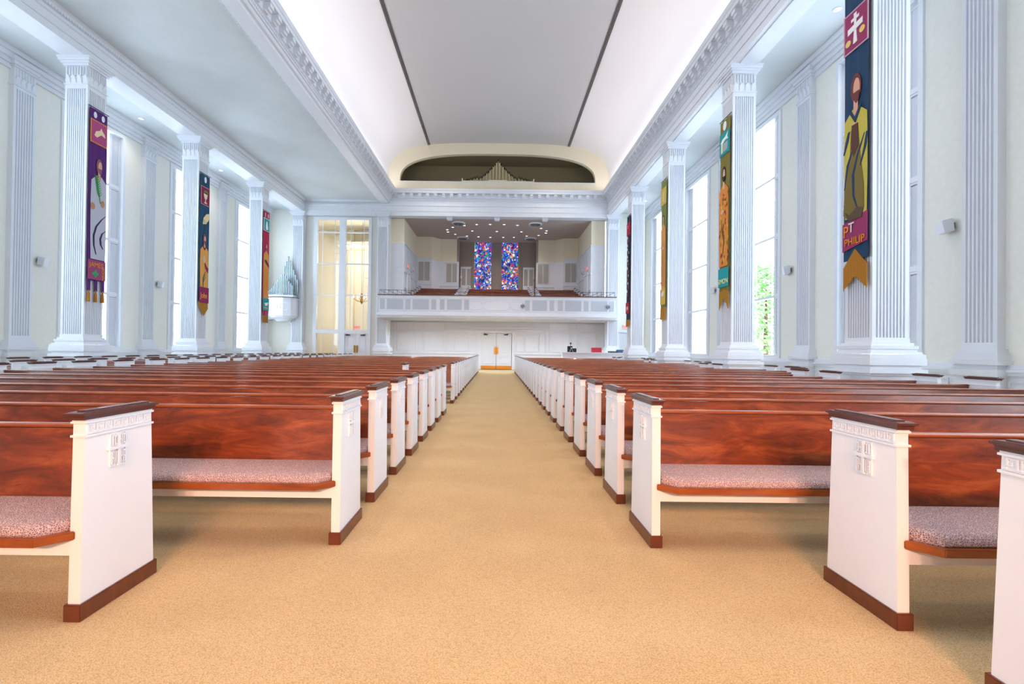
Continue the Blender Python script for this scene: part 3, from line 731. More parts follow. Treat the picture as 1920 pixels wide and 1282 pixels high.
# round vents and white boxes on the balcony ceiling
def make_vent():
    t = empty('ceiling_vent')
    b = MB(); b.lathe([(.42, 0), (.42, -.03), (.36, -.06), (.34, -.03), (.34, 0)], 0, 0, 28); b.build('rim', white, t, True)
    b = MB()
    for r in (.32, .24, .16): b.lathe([(r, -.02), (r, -.06), (r - .05, -.09), (r - .055, -.05)], 0, 0, 24)
    b.build('louvre_rings', grey, t, True)
    return t
v0 = make_vent()
for i, (x, y, lb) in enumerate([(-2.46, 29.85, 'front left'), (2.33, 29.86, 'front right'), (-2.47, 33.8, 'rear left'), (2.31, 33.8, 'rear right')]):
    o = v0 if i == 0 else copy_tree(v0); o.location = (x, y, 9.12); tag(o, '%s round white air vent in the balcony ceiling' % lb, 'vent', 'round vents in the balcony ceiling')
for i, x in enumerate((-2.91, -.06, 2.82)):
    b = MB(); b.box(x - .17, x + .17, 28.6, 28.9, 9.03, 9.14); b.box(x - .13, x + .13, 28.64, 28.86, 8.98, 9.03); o = b.build('ceiling_fixture', white); tag(o, '%s white box fixture under the balcony beam' % ['left', 'middle', 'right'][i], 'light fixture', 'white boxes under the beam')
# spot heads on the parapet, exit signs, sconces
def parapet_lamp(x, lab):
    t = empty('stage_light', (x, YB - .045, 3.62))
    b = MB(); b.box(-.02, .02, -.03, .02, 0, .28); b.tube((-.1, -.05, .18), (.1, -.05, .18), .012); b.build('bracket', grey, t)
    b = MB()
    for s in (-1, 1): b.lathe([(.03, .0), (.05, .05), (.05, .14), (.03, .16)], s * .07, -.09, 10, .05)
    b.build('lamp_head', grey, t, True); tag(t, lab, 'light fixture', 'spotlights fixed to the balcony front')
parapet_lamp(1.46, 'small grey spotlight on the balcony front right of the oval moulding'); parapet_lamp(6.3, 'small grey spotlight at the right end of the balcony front')
def text_mesh(s, size, m, parent, loc, rot, depth=.004, name='lettering', sx=1.0):
    c = bpy.data.curves.new('txt', 'FONT'); c.body = s; c.size = size; c.extrude = depth; c.align_x = 'CENTER'; c.align_y = 'CENTER'
    o = bpy.data.objects.new('txt', c); COL.objects.link(o)
    bpy.context.view_layer.update()
    dg = bpy.context.evaluated_depsgraph_get(); me = bpy.data.meshes.new_from_object(o.evaluated_get(dg)); bpy.data.objects.remove(o)
    me.materials.clear(); me.materials.append(m); q = bpy.data.objects.new(name, me); COL.objects.link(q)
    if parent: q.parent = parent
    q.location = loc; q.rotation_euler = rot; q.scale = (sx, 1, 1); return q
def exit_sign(loc, rz, lab):
    t = empty('exit_sign', loc, rz)     # faces local -y
    b = MB(); b.box(-.17, .17, -.03, .03, -.10, .10); b.box(-.01, .01, -.05, .01, -.19, -.09) if loc[1] > 28.8 and loc[2] < 3 else None; b.build('sign_box', exitb, t)
    text_mesh('EXIT', .16, exitm, t, (0, -.036, 0), (PI / 2, 0, 0)); tag(t, lab, 'sign', 'exit signs')
exit_sign((-5.58, 29.8, 6.35), PI / 2, 'red exit sign on the left balcony side wall above its door')
exit_sign((5.58, 29.8, 6.35), -PI / 2, 'red exit sign on the right balcony side wall above its door')
for n_, s in ((2, -1), (3, 1)):
    t = empty('door_%d' % n_, (s * 5.62, 30.2, 0)); struct(t)
    b = MB(); xa, xb = sorted((0, -s * .05)); b.box(xa, xb, -.45, .45, 3.75, 5.95); b.build('door_leaf', white, t)
    b = MB(); xa, xb = sorted((0, -s * .08)); b.box(xa, xb, -.55, -.45, 3.75, 6.05); b.box(xa, xb, .45, .55, 3.75, 6.05); b.box(xa, xb, -.6, .6, 5.97, 6.08); b.build('door_frame', white, t)
def sconce(loc, rz, lab):
    t = empty('wall_sconce', loc, rz)
    b = MB(); b.lathe([(.05, -.02), (.05, .02)], 0, 0, 8); b.tube((0, 0, 0), (0, -.15, .0), .012); b.tube((-.12, -.15, 0), (.12, -.15, 0), .012); b.tube((-.12, -.15, 0), (-.12, -.15, .1), .012); b.tube((.12, -.15, 0), (.12, -.15, .1), .012); b.build('arm', brass, t)
    for s in (-1, 1):
        b = MB(); b.lathe([(.03, .1), (.06, .16), (.07, .28), (.05, .30)], s * .12, -.15, 10); b.build('lamp_shade', white, t, True)
    tag(t, lab, 'wall lamp', 'brass sconces on the balcony')
for (x, y, rz, lab) in ((-5.63, 31.2, PI / 2, 'brass sconce on the left balcony wall past the door'), (5.63, 31.2, -PI / 2, 'brass sconce on the right balcony wall past the door'), (-2.77, 34.7, PI / 2, 'brass sconce at left edge of the stained glass alcove'), (2.77, 34.7, -PI / 2, 'brass sconce at right edge of the stained glass alcove')):
    sconce((x, y, 6.25), rz, lab)

# ---------------------------------------------------------------- far wall under the balcony with the double doors
b = MB(); b.box(-7.0, -1.0, 30.5, 30.7, 0, 3.05); b.box(1.0, 7.0, 30.5, 30.7, 0, 3.05); b.box(-1.0, 1.0, 30.5, 30.7, 2.30, 3.05)
struct(b.build('wall_end', white), 'white panelled wall under the balcony')
b = MB(); b.box(-7.0, 7.0, 30.9, 31.0, 0, 3.1); b.box(-7.0, 7.0, 35.6, 35.7, 3, 9.6); b.box(-3.2, -2.9, 34.4, 35.6, 3.6, 9.3); b.box(2.9, 3.2, 34.4, 35.6, 3.6, 9.3); struct(b.build('wall_light_stop', white))  # unseen shell added to stop daylight leaking through the door cracks
b = MB()
def panel(x0, x1, z0, z1, y=30.49, t=.035):
    for (a, c, d, e) in ((x0, x1, z0, z0 + t), (x0, x1, z1 - t, z1), (x0, x0 + t, z0, z1), (x1 - t, x1, z0, z1)): b.box(a, c, y - .05, y + .02, d, e)
for s in (-1, 1):
    for (x0, x1) in ((6.45, 6.85), (5.25, 6.30), (4.70, 5.12), (3.35, 4.60)):
        xa, xb = sorted((s * x0, s * x1)); panel(xa, xb, 1.15, 2.35); panel(xa, xb, 2.42, 2.95)
    for (x0, x1) in ((2.75, 3.15), (1.85, 2.65), (1.30, 1.75)):
        xa, xb = sorted((s * x0, s * x1)); panel(xa, xb, 1.15, 2.25)
    xa, xb = sorted((s * 1.15, s * 6.9))
    b.box(xa, xb, 30.44, 30.5, .95, 1.0); b.box(xa, xb, 30.42, 30.5, 1.0, 1.04); b.box(xa, xb, 30.46, 30.5, .0, .2)
    xa, xb = sorted((s * .98, s * 1.12)); b.box(xa, xb, 30.42, 30.5, 0, 2.4)
b.box(-1.15, 1.15, 30.42, 30.5, 2.30, 2.42); b.box(-1.2, 1.2, 30.38, 30.5, 2.42, 2.47)
b.box(-3.25, 3.25, 30.40, 30.5, 2.62, 2.68); b.box(-3.2, 3.2, 30.43, 30.5, 2.50, 2.54); b.box(-3.3, 3.3, 30.36, 30.5, 2.74, 2.78)
struct(b.build('trim_13', white), 'white wainscot mouldings on the end wall')
def double_door(idx, cx, y, w, h, lab, kick=True):
    t = empty('door_%d' % idx, (cx, y, 0)); struct(t, lab)
    for s in (-1, 1):
        b = MB(); xa, xb = sorted((s * .012, s * w / 2)); b.box(xa, xb, .0, .05, .02, h)
        for (z0, z1) in ((.38, .80), (.88, 1.10), (1.18, h - .12)):
            x0, x1 = xa + .12, xb - .12
            for (p, q, r_, u) in ((x0, x1, z0, z0 + .03), (x0, x1, z1 - .03, z1), (x0, x0 + .03, z0, z1), (x1 - .03, x1, z0, z1)): b.box(p, q, -.03, .01, r_, u)
        leafo = b.build('door_leaf', white, t)
        if kick:
            b = MB(); b.box(xa + .01, xb - .01, -.036, -.03, .03, .24); b.build('kick_plate', brass, leafo)
        b = MB(); xc = s * .075; b.box(xc - .055, xc + .055, -.038, -.03, .98, 1.42); b.tube((xc, -.07, 1.05), (xc, -.07, 1.35), .012); b.build('push_plate', brass, leafo)
        b = MB(); xc = s * w * .33; b.box(xc - .16, xc + .10, -.10, -.03, h - .10, h - .04); b.tube((xc, -.1, h - .04), (xc + s * .15, -.12, h + .0), .012); b.build('door_closer', black, leafo)
    return t
double_door(4, -.02, 30.47, 1.94, 2.28, 'white double doors with brass plates at the end of the aisle')
# narthex screen: tall windows and doors left of the balcony
b = MB()
for (x0, x1, z0, z1) in ((-11.3, -10.98, 0, 9.2), (-7.62, -7.1, 0, 9.2), (-11.3, -7.1, 9.02, 9.2)): b.box(x0, x1, 28.75, YW + .1, z0, z1)
b.box(WL, -11.3, 28.75, YW, 0, 9.6); b.box(7.1, WR, 28.75, YW, 2.4, 9.6); b.box(8.3, WR, 28.75, YW, 0, 2.4)
b.box(-7.2, -6.45, 28.9, YW + .1, 0, 9.2)
struct(b.build('wall_screen', cream), 'cream end walls of both side aisles')
t = empty('window_%d' % nwin, (0, 0, 0)); struct(t, 'tall leaded screen window left of the balcony')
b = MB()
for (x0, x1, z0, z1) in ((-11.0, -10.80, 0, 9.05), (-9.47, -9.10, 0, 9.05), (-7.72, -7.55, 0, 9.05), (-11.0, -7.55, 8.93, 9.08), (-11.0, -7.6, 2.12, 2.34)): b.box(x0, x1, 28.66, 28.86, z0, z1)
for z in (8.15, 6.25, 4.38): b.box(-10.8, -7.7, 28.70, 28.80, z, z + .07)
b.build('window_frame', white, t)
b = MB()
for (x0, x1) in ((-10.8, -9.47), (-9.10, -7.72)):
    for x in (x0 + .30, x1 - .30): b.box(x - .012, x + .012, 28.74, 28.77, .9 if x0 < -10 else 2.34, 8.93)
    for z in (8.55, 7.7, 7.45, 6.9, 5.85, 5.45, 4.95, 3.9, 3.5, 2.9):
        b.box(x0, x0 + .30, 28.74, 28.77, z, z + .022); b.box(x1 - .30, x1, 28.74, 28.77, z, z + .022)
for z in (.6, 1.2, 1.7): b.box(-9.77, -9.47, 28.74, 28.77, z, z + .022)
b.build('lead_bars', white, t)
b = MB(); b.box(-10.8, -7.7, 28.75, 28.76, 0, 8.93); b.build('pane', glass, t)
double_door(5, -8.41, 28.72, 1.36, 2.10, 'white double doors below the right half of the screen window', False)
# right aisle end door
t = empty('door_6', (7.72, 28.8, 0)); struct(t, 'white door at the end of the right aisle')
b = MB(); b.box(-.6, .6, -.03, .03, 0, 2.4); b.build('door_leaf', white, t)
b = MB(); b.box(-.7, .62, -.14, -.03, 2.38, 2.52); b.box(-.7, -.6, -.1, -.03, 0, 2.4); b.box(.5, .6, -.1, -.03, 0, 2.4); b.build('door_frame', white, t)
b = MB(); b.box(.1, .4, -.12, -.03, 2.2, 2.26); b.build('door_closer', black, t)
exit_sign((7.70, 28.718, 2.72), 0, 'red exit sign above the door at the end of the right aisle')
# narthex behind the screen
b = MB(); b.box(WL, -6.9, 33.2, 33.4, 0, 9.6); b.box(WL - .2, WL, 28.9, 33.4, 0, 9.6); b.box(-7.1, -7.0, 29.0, 33.4, 0, 9.6); b.box(WL, -6.9, 29.0, 33.4, 9.4, 9.6)
b.box(-10.6, -6.9, 31.5, 33.2, 8.0, 8.25); b.box(-10.3, -9.9, 33.0, 33.2, 0, 9.4)
struct(b.build('wall_narthex', narthex), 'warm cream walls of the narthex behind the screen')
exit_sign((-8.41, 28.9, 2.50), 0, 'red exit sign glowing behind the screen window')
t = empty('chandelier', (-8.75, 31.0, 9.4))
b = MB(); b.tube((0, 0, 0), (0, 0, -4.6), .015); b.lathe([(.03, -4.6), (.10, -4.75), (.06, -4.95), (.12, -5.15), (.02, -5.3)], 0, 0, 12)
for k in range(8):
    a = 2 * PI * k / 8; p = (0, 0, -5.1)
    for j in range(1, 6):
        u = j / 5; q = (.55 * u * math.cos(a), .55 * u * math.sin(a), -5.1 - .12 * math.sin(PI * u) + .18 * u); b.tube(p, q, .012, 5); p = q
b.build('frame', brass, t, True)
for k in range(8):
    a = 2 * PI * k / 8; b = MB(); b.lathe([(.012, -4.92), (.014, -4.82), (.026, -4.76), (.0, -4.68)], .55 * math.cos(a), .55 * math.sin(a), 8); b.build('candle_bulb', lampm, t, True)
tag(t, 'brass chandelier glimpsed through the screen window', 'chandelier')

# ---------------------------------------------------------------- organ cases
def pipe(b, x, y, z, r, h, n=10):
    b.lathe([(r * .25, 0), (r, .16 * min(1, h)), (r, h), (r * .8, h), (r * .8, h - .03)], x, y, n, z)
t = empty('pipe_organ', (-.03, 28.72, 11.215))
b = MB(); b.box(-2.12, 2.12, -.24, .3, 0, .09); b.box(-.58, .58, -.26, .3, .09, .13); b.box(-2.16, -2.10, -.26, .3, 0, .22); b.box(2.10, 2.16, -.26, .3, 0, .22); b.build('wind_chest', creamy, t)
N = 41
for i in range(N):
    u = (i - (N - 1) / 2) / ((N - 1) / 2)
    if abs(u) < .64: h = .14 + 1.16 * (1 - abs(u) / .68) ** 1.6
    else: h = .05 + (1 - abs(u)) * .55
    r = .036 if abs(u) < .45 else .028
    b = MB(); pipe(b, u * 1.92, -.05 if i % 2 else .05, .11, r, h); o = b.build('organ_pipe', pipeb, t, True)
    b = MB(); b.lathe([(r * 1.25, 0), (r * 1.3, .05), (r * 1.3, .13), (r, .14)], u * 1.92, -.05 if i % 2 else .05, 8, .11 + h - .05); b.build('pipe_tip', pipet, o, True)
tag(t, 'rank of brown and cream organ pipes peaking in the middle of the arched niche', 'pipe organ')
t = empty('organ_case', (-12.55, 28.10, 0))
b = MB()
def bow(w, d): return [(-w, .24), (-w, -.05 * d), (-w * .8, -.35 * d), (-w * .3, -.52 * d), (w * .3, -.52 * d), (w * .8, -.35 * d), (w, -.05 * d), (w, .24)]
b.prism(bow(.78, 1), 'z', 3.15, 4.05); b.prism(bow(.83, 1.1), 'z', 4.05, 4.12); b.prism(bow(.81, 1.05), 'z', 3.08, 3.15); b.box(-1.0, .38, .24, .645, 2.9, 4.1)
b.rings([[(p[0], p[1], z) for p in bow(w, d)] for (w, d, z) in ((.78, 1, 3.08), (.70, .8, 2.98), (.45, .4, 2.88), (.35, .2, 2.78))])
for s in (-1, 1):
    oval(b, s * .33, .26, .22, -.53, 3.6, .012)
b.build('bowed_box', white, t)
b = MB(); b.prism([(.645, 2.4), (.58, 2.4), (.45, 2.6), (-.05, 2.86), (-.1, 3.0), (.645, 3.0)], 'x', .26, .38); b.build('bracket', white, t)
b = MB(); b.prism(bow(.85, 1.14), 'z', 4.12, 4.16); b.build('top_board', capm, t)
b = MB(); b.box(-.75, .72, -.3, .2, 4.16, 4.30)
b.build('wind_chest', white, t)
for i in range(15):
    u = i / 14; x = -.72 + 1.36 * u; h = .25 + 1.05 * max(0, 1 - abs(u - .62) / .62) ** 1.3
    b = MB(); pipe(b, x, -.30 + .1 * abs(u - .5), 4.28, .038, h); b.build('organ_pipe', silver, t, True)
for i in range(8):
    u = i / 7; x = .02 + .75 * u; h = 2.35 - abs(u - .3) * 2.0
    b = MB(); pipe(b, x, .12, 4.28, .055, max(h, .9)); b.build('organ_pipe', silver, t, True)
tag(t, 'white bowed organ case with silver pipes on the far left aisle wall', 'pipe organ')

# ---------------------------------------------------------------- sound desk and things on it
t = empty('sound_desk', (0, 27.15, 0))
b = MB(); b.box(3.75, 7.35, 0, .55, 0, 1.12); b.box(3.72, 7.38, -.03, .58, 1.04, 1.10); b.box(3.75, 7.36, -.02, .0, .80, .84); b.box(3.75, 7.36, -.02, 0, .55, .59); b.build('cabinet', white, t)
b = MB(); b.box(3.70, 7.40, -.05, .60, 1.12, 1.17); b.build('worktop', white, t)
tag(t, 'long white counter at the rear right behind the last pews', 'desk')
t = empty('camera_rig', (4.25, 27.4, 1.172)); b = MB(); b.box(-.20, .08, -.12, .12, .0, .34); b.box(.02, .30, -.1, .1, 0, .22); b.tube((-.02, 0, .34), (-.02, 0, .52), .015); b.box(-.06, .02, -.05, .05, .46, .54); b.build('housing', black, t, bevel=.008)
b = MB(); b.tube((.0, -.13, .22), (-.10, -.16, .02), .018); b.tube((.0, -.13, .22), (.10, -.16, .02), .018); b.tube((-.05, -.14, .24), (.1, -.14, .24), .014); b.build('stand', grey, t); tag(t, 'black equipment with small stand on left end of the white counter', 'equipment')
b = MB(); b.box(5.42, 5.98, 27.3, 27.55, 1.17, 1.44); o = b.build('file_box', redm, bevel=.01); tag(o, 'red box standing on the white counter', 'box')
t = empty('mixing_desk', (6.95, 27.4, 1.17)); b = MB(); b.prism([(-.2, 0), (.2, 0), (.2, .09), (-.2, .05)], 'x', -.55, -.1); b.build('console', black, t); b = MB(); b.box(-.1, .3, -.15, .15, 0, .17); b.build('cover', bluem, t, bevel=.03)
b = MB(); b.box(.3, .42, -.15, .15, 0, .04); b.build('folder', redm, t); tag(t, 'blue covered mixing desk on the right end of the white counter', 'equipment')

# wall speakers
def wspeaker(x, y, z, rz, lab):
    t = empty('wall_speaker', (x, y, z), rz)
    b = MB(); b.tube((0, 0, 0), (.10, 0, 0), .015); b.box(.005, .02, -.04, .04, -.06, .06); b.build('bracket', grey, t)
    b = MB(); b.prism([(.05, -.11), (.20, -.15), (.25, .09), (.08, .13)], 'y', -.13, .13); b.build('cabinet', white, t, bevel=.01)
    tag(t, lab, 'speaker', 'small white speakers on the side walls')
for (y, w_) in ((9.3, 'nearest'), (14.45, 'second'), (19.45, 'third')): wspeaker(WR, y, 3.78, PI - .35, '%s small white speaker on the right wall from the viewer' % w_)
for (y, w_) in ((14.3, 'nearest'), (19.35, 'second')): wspeaker(WL, y, 3.75, .35, '%s small white speaker on the left wall from the viewer' % w_)

# ---------------------------------------------------------------- banners
CM = {}
def cloth(c):
    if c not in CM: CM[c] = mat('cloth_' + c, c, 0.85, bump=(60, .25, .004))
    return CM[c]
BW, BH = .60, 5.52
def B_pts(pts): return [(u * BW - BW / 2, -v * BH) for u, v in pts]
def fold(x): return .010 * math.sin(x * 26) 
def patch(name, pts, col, parent, d=.012, th=.006):
    """flat piece sewn on; local x = across, z = down, faces local -y"""
    q = B_pts(pts); b = MB(); b.prism(q, 'y', -d - th, -d); return b.build(name, cloth(col), parent)
def ell(cu, cv, ru, rv, n=18): return [(cu + ru * math.cos(2 * PI * i / n), cv + rv * math.sin(2 * PI * i / n)) for i in range(n)]
def rect(u0, v0, u1, v1): return [(u0, v0), (u1, v0), (u1, v1), (u0, v1)]
def fringe(parent, col, tops, v1s, n=26, u0=.02, u1=.98):
    b = MB()
    for i in range(n):
        u = u0 + (u1 - u0) * (i + .5) / n; a = tops(u); c = v1s(u) + random.uniform(-.004, .004); q = B_pts([(u, a), (u, c)])
        b.tube((q[0][0], -.012, q[0][1]), (q[1][0] + random.uniform(-.005, .005), -.014, q[1][1]), .0085, 5)
    b.build('fringe', cloth(col), parent)
def banner(x, y, rz, label, base, spec, vend=.90, pole=True):
    t = empty('hanging_banner', (x, y, 7.95), rz)
    # main cloth, gently rippled
    b = MB(); n = 24; top = []; rows = []
    for side in (0, .008):
        for j in range(13):
            v = .0 + vend * j / 12
            rows.append([((i / n - .5) * BW, fold(i / n * BW + j * .01) * (1 - .6 * j / 12) + side, -v * BH) for i in range(n + 1)])
    k = n + 1
    for r in rows: b.v += r
    for s in (0, 13):
        for j in range(12):
            for i in range(n): a = (s + j) * k + i; b.f.append((a, a + 1, a + k + 1, a + k))
    b.build('cloth', cloth(base), t, True)
    b = MB(); b.tube((-BW / 2 - .05, .0, .03), (BW / 2 + .05, .0, .03), .012, 8); b.build('rod', black, t)
    spec(t); tag(t, label, 'banner', 'tapestry banners on the columns'); return t
def border(t, u0, v0, u1, v1, col, inner):
    patch('border_square', rect(u0, v0, u1, v1), col, t, .012); patch('square', rect(u0 + .06, v0 + .006, u1 - .06, v1 - .006), inner, t, .018)
def figure(t, u, v, s, skin, hair, robe, robe2, v2, beard=True, wide=.44, hand=None):
    patch('hair', ell(u, v, .17 * s, .038 * s), hair, t, .016)
    patch('neck', rect(u - .07 * s, v + .018 * s, u + .07 * s, v + .075 * s), skin, t, .018)
    patch('face', ell(u + .03 * s, v + .004 * s, .105 * s, .028 * s), skin, t, .022)
    if beard: patch('beard', [(u - .07 * s, v + .012 * s), (u + .13 * s, v + .012 * s), (u + .11 * s, v + .035 * s), (u + .02 * s, v + .042 * s), (u - .06 * s, v + .03 * s)], hair, t, .026)
    sh = v + .062 * s
    patch('robe', [(u - .12, sh - .012), (u - wide, sh + .02), (u - wide - .02, sh + .12), (u - wide, v2 - .12), (u - wide + .04, v2), (u + wide - .02, v2), (u + wide, v2 - .12), (u + wide, sh + .12), (u + wide - .02, sh + .02), (u + .12, sh - .012), (u, sh + .02)], robe, t, .015)
def sweep(t, col, pts, w0=.05):
    L_ = [(u - w0 * math.sin(PI * (i + .3) / (len(pts))), v) for i, (u, v) in enumerate(pts)]; R_ = [(u + w0 * math.sin(PI * (i + .3) / (len(pts))), v) for i, (u, v) in enumerate(pts)]
    patch('robe_band', L_ + R_[::-1], col, t, .024)
def letters(t, s, size, col, u, v, sx=1.0, rot=0, d=.03, name='lettering'):
    q = B_pts([(u, v)])[0]; return text_mesh(s, size, cloth(col), t, (q[0], -d, q[1]), (PI / 2, rot, 0), .004, name, sx)
DARKP = '4A1C66'
def sp_james(t):
    for u in (.27, .72): patch('loop_gap', ell(u, .03, .09, .016), 'E6EAF2', t, .014)
    border(t, .02, .055, .98, .175, 'D98A4A', 'B0487E')
    patch('hand', [(.22, .135), (.30, .112), (.52, .10), (.62, .083), (.66, .095), (.80, .108), (.84, .125), (.62, .118), (.36, .142)], 'EED9B0', t, .024)
    figure(t, .55, .285, 1.0, 'D9A98C', '8A5A6E', 'B9BCCB', None, .77, True, .44)
    for i in range(9):
        v = .345 + i * .011
        for s in (-1, 1): patch('palm_leaf', [(.40 + i * .02, v + .012), (.40 + i * .02 + s * .16, v - .012), (.40 + i * .02, v + .004)], '2F9A46', t, .026)
    patch('palm_stem', [(.37, .34), (.41, .34), (.64, .475), (.61, .475)], '2F9A46', t, .028)
    patch('hand', ell(.76, .475, .10, .018), 'B98A62', t, .026); patch('hand', ell(.20, .50, .12, .018), 'B98A62', t, .026)
    sweep(t, '3A1E55', [(.98, .53), (.70, .56), (.42, .60), (.28, .65), (.30, .70), (.44, .745)], .05)
    sweep(t, '3A1E55', [(.98, .61), (.76, .63), (.66, .66), (.70, .69), (.82, .71)], .05)
    patch('name_panel', rect(.0, .775, 1.0, .875), '9A4470', t, .018)
    letters(t, 'JAMES', .19, 'E8922A', .46, .800, .95); letters(t, 'MINOR', .13, 'E8922A', .86, .842, .9, -PI / 2)
    patch('green_emblem', ell(.42, .845, .20, .010), '3E9A6A', t, .024); patch('green_emblem', ell(.42, .845, .07, .022), '3E9A6A', t, .026)
    for u in (.10, .5, .90):
        patch('tab', rect(u - .09, .87, u + .09, .935), base_p, t, .004)
        b = MB(); q = B_pts([(u, .93)])[0]; b.lathe([(.012, 0), (.028, -.02), (.018, -.06), (.034, -.10), (.045, -.33), (.0, -.33)], q[0], -.005, 10, q[1]); b.build('tassel', cloth('B8782A'), t, True)
base_p = '54206E'
def sp_john(t):
    patch('loop_gap', ell(.5, .035, .12, .022), 'E6EAF2', t, .014)
    border(t, .04, .085, .98, .215, 'C98A9A', '8A1E48')
    patch('chalice_cup', [(.30, .135), (.72, .135), (.64, .165), (.56, .172), (.46, .172), (.38, .165)], 'E8DCC0', t, .026); patch('chalice_stem', rect(.47, .172, .55, .195), 'E8DCC0', t, .026); patch('chalice_foot', rect(.38, .194, .66, .202), 'E8DCC0', t, .026)
    patch('serpent', [(.30, .118), (.52, .108), (.78, .116), (.76, .128), (.52, .120), (.38, .134)], '5E8A4A', t, .028)
    patch('palm', [(.32, .31), (.62, .275), (.95, .262), (1.0, .29), (.8, .325), (.55, .33)], 'EFD9A6', t, .02)
    for i in range(4): patch('finger', [(.34 + i * .12, .31 + i * .004), (.40 + i * .12, .305 + i * .004), (.34 + i * .10, .355 - i * .003), (.26 + i * .10, .35 - i * .003)], 'EFD9A6', t, .022)
    figure(t, .50, .455, .95, 'D9A98C', '8A4A5E', 'E0A24A', None, .80, True, .42)
    patch('collar', [(.25, .505), (.5, .535), (.75, .505), (.68, .50), (.5, .52), (.32, .50)], '8A1E48', t, .024)
    patch('sleeve', [(.45, .60), (.72, .64), (.95, .66), (.9, .69), (.6, .66)], '8A1E48', t, .026)
    patch('hand', ell(.45, .60, .13, .028), 'D9B9A0', t, .028)
    for k, c in ((0, '27506A'), (1, '3E8A5A'), (2, '27506A')): sweep(t, c, [(.95 - k * .1, .655 + k * .03), (.60 - k * .05, .69 + k * .025), (.38, .73 + k * .02), (.42, .78 + k * .008)], .03)
    patch('name_panel', rect(.0, .795, 1.0, .905), '8A1E56', t, .03)
    letters(t, 'John', .30, 'EFA82E', .46, .855, .8, 0, .04)
    fringe(t, 'B88430', lambda u: .895, lambda u: .93 + .07 * (1 - abs(u - .55) / .55), 26)
def sp_red(t):
    for u in (.27, .72): patch('loop_gap', rect(u - .05, .015, u + .05, .05), 'E6EAF2', t, .014)
    border(t, .0, .06, 1.0, .175, 'DDE8E8', '1E9AA0')
    patch('beast', [(.3, .15), (.35, .10), (.45, .085), (.58, .09), (.62, .12), (.72, .15), (.66, .16), (.34, .162)], 'EDEFF2', t, .026)
    figure(t, .48, .315, .85, 'D9A98C', '9A3A4E', 'E39A46', None, .78, True, .42)
    patch('arms', [(.15, .44), (.45, .43), (.95, .47), (.95, .50), (.55, .475), (.35, .46)], '6E1E4E', t, .024)
    for k in range(3): sweep(t, 'C47A30', [(.25 + k * .22, .50), (.22 + k * .24, .58), (.28 + k * .2, .66), (.24 + k * .22, .76)], .022)
    patch('name_panel', rect(.0, .775, 1.0, .885), '1E9AA0', t, .03); letters(t, 'Thaddeus', .12, 'E8B02E', .5, .862, .95, 0, .04)
    patch('boat', [(.25, .82), (.9, .81), (.75, .84), (.4, .845)], 'EDEFF2', t, .036)
    for u in (.15, .5, .85): patch('tab', [(u - .13, .88), (u + .13, .88), (u + .1, .93), (u, .945), (u - .1, .93)], 'B5224E', t, .004)
    fringe(t, 'B07A3A', lambda u: .93, lambda u: .995, 22)
def sp_philip(t):
    border(t, .0, .07, 1.0, .205, 'C9A0B0', '9A3464')
    patch('cross_upright', [(.44, .085), (.56, .085), (.54, .13), (.58, .185), (.42, .185), (.46, .13)], 'F0F0F0', t, .026); patch('cross_bar', [(.20, .125), (.80, .118), (.80, .138), (.20, .145)], 'F0F0F0', t, .028); patch('cross_bar', [(.34, .100), (.66, .097), (.66, .107), (.34, .11)], 'F0F0F0', t, .028)
    for (u, v) in ((.22, .172), (.78, .158)): patch('disc', ell(u, v, .11, .011), 'E8CE7A', t, .028)
    figure(t, .52, .335, 1.25, 'DDA78E', '6E3A3E', 'C7B94E', None, .76, True, .46)
    patch('collar', [(.30, .395), (.5, .43), (.72, .395), (.76, .405), (.52, .452), (.25, .405)], '1C3A5E', t, .026)
    patch('hand', [(.36, .455), (.48, .44), (.60, .46), (.56, .50), (.40, .50)], 'D9B28A', t, .026)
    patch('net', [(.34, .47), (.62, .46), (.72, .56), (.86, .66), (.88, .74), (.70, .765), (.25, .765), (.04, .745), (.10, .64), (.30, .56)], '7A6A34', t, .022)
    patch('net_fold', [(.38, .455), (.62, .455), (.66, .53), (.46, .56), (.36, .53)], '5A3A34', t, .027)
    patch('net_fold', [(.10, .735), (.30, .75), (.62, .73), (.86, .74), (.80, .768), (.3, .77)], '5A4A3A', t, .03)
    sweep(t, '1C3A5E', [(.88, .50), (.62, .56), (.44, .62), (.46, .69), (.60, .73)], .05); sweep(t, '1C3A5E', [(.05, .54), (.18, .50), (.26, .47)], .06); sweep(t, '1C3A5E', [(.08, .66), (.22, .58), (.40, .54)], .05); sweep(t, '1C3A5E', [(.72, .60), (.92, .54), (.98, .50)], .05)
    patch('name_panel', [(.0, .775), (1.0, .752), (1.0, .848), (.0, .868)], '9A3464', t, .018)
    letters(t, 'P', .30, 'E8922A', .16, .805, .9, .0, .034); letters(t, 'T', .26, 'F0F0F0', .40, .795, .9, .0, .04); letters(t, 'PHILIP', .19, 'E8922A', .52, .84, .95, -.03, .038)
    fringe(t, 'C0842E', lambda u: .865 + .07 * 0 + .055 * abs(u - .5) / .5 * 1.1, lambda u: .955 + .045 * abs(u - .5) / .5, 34)
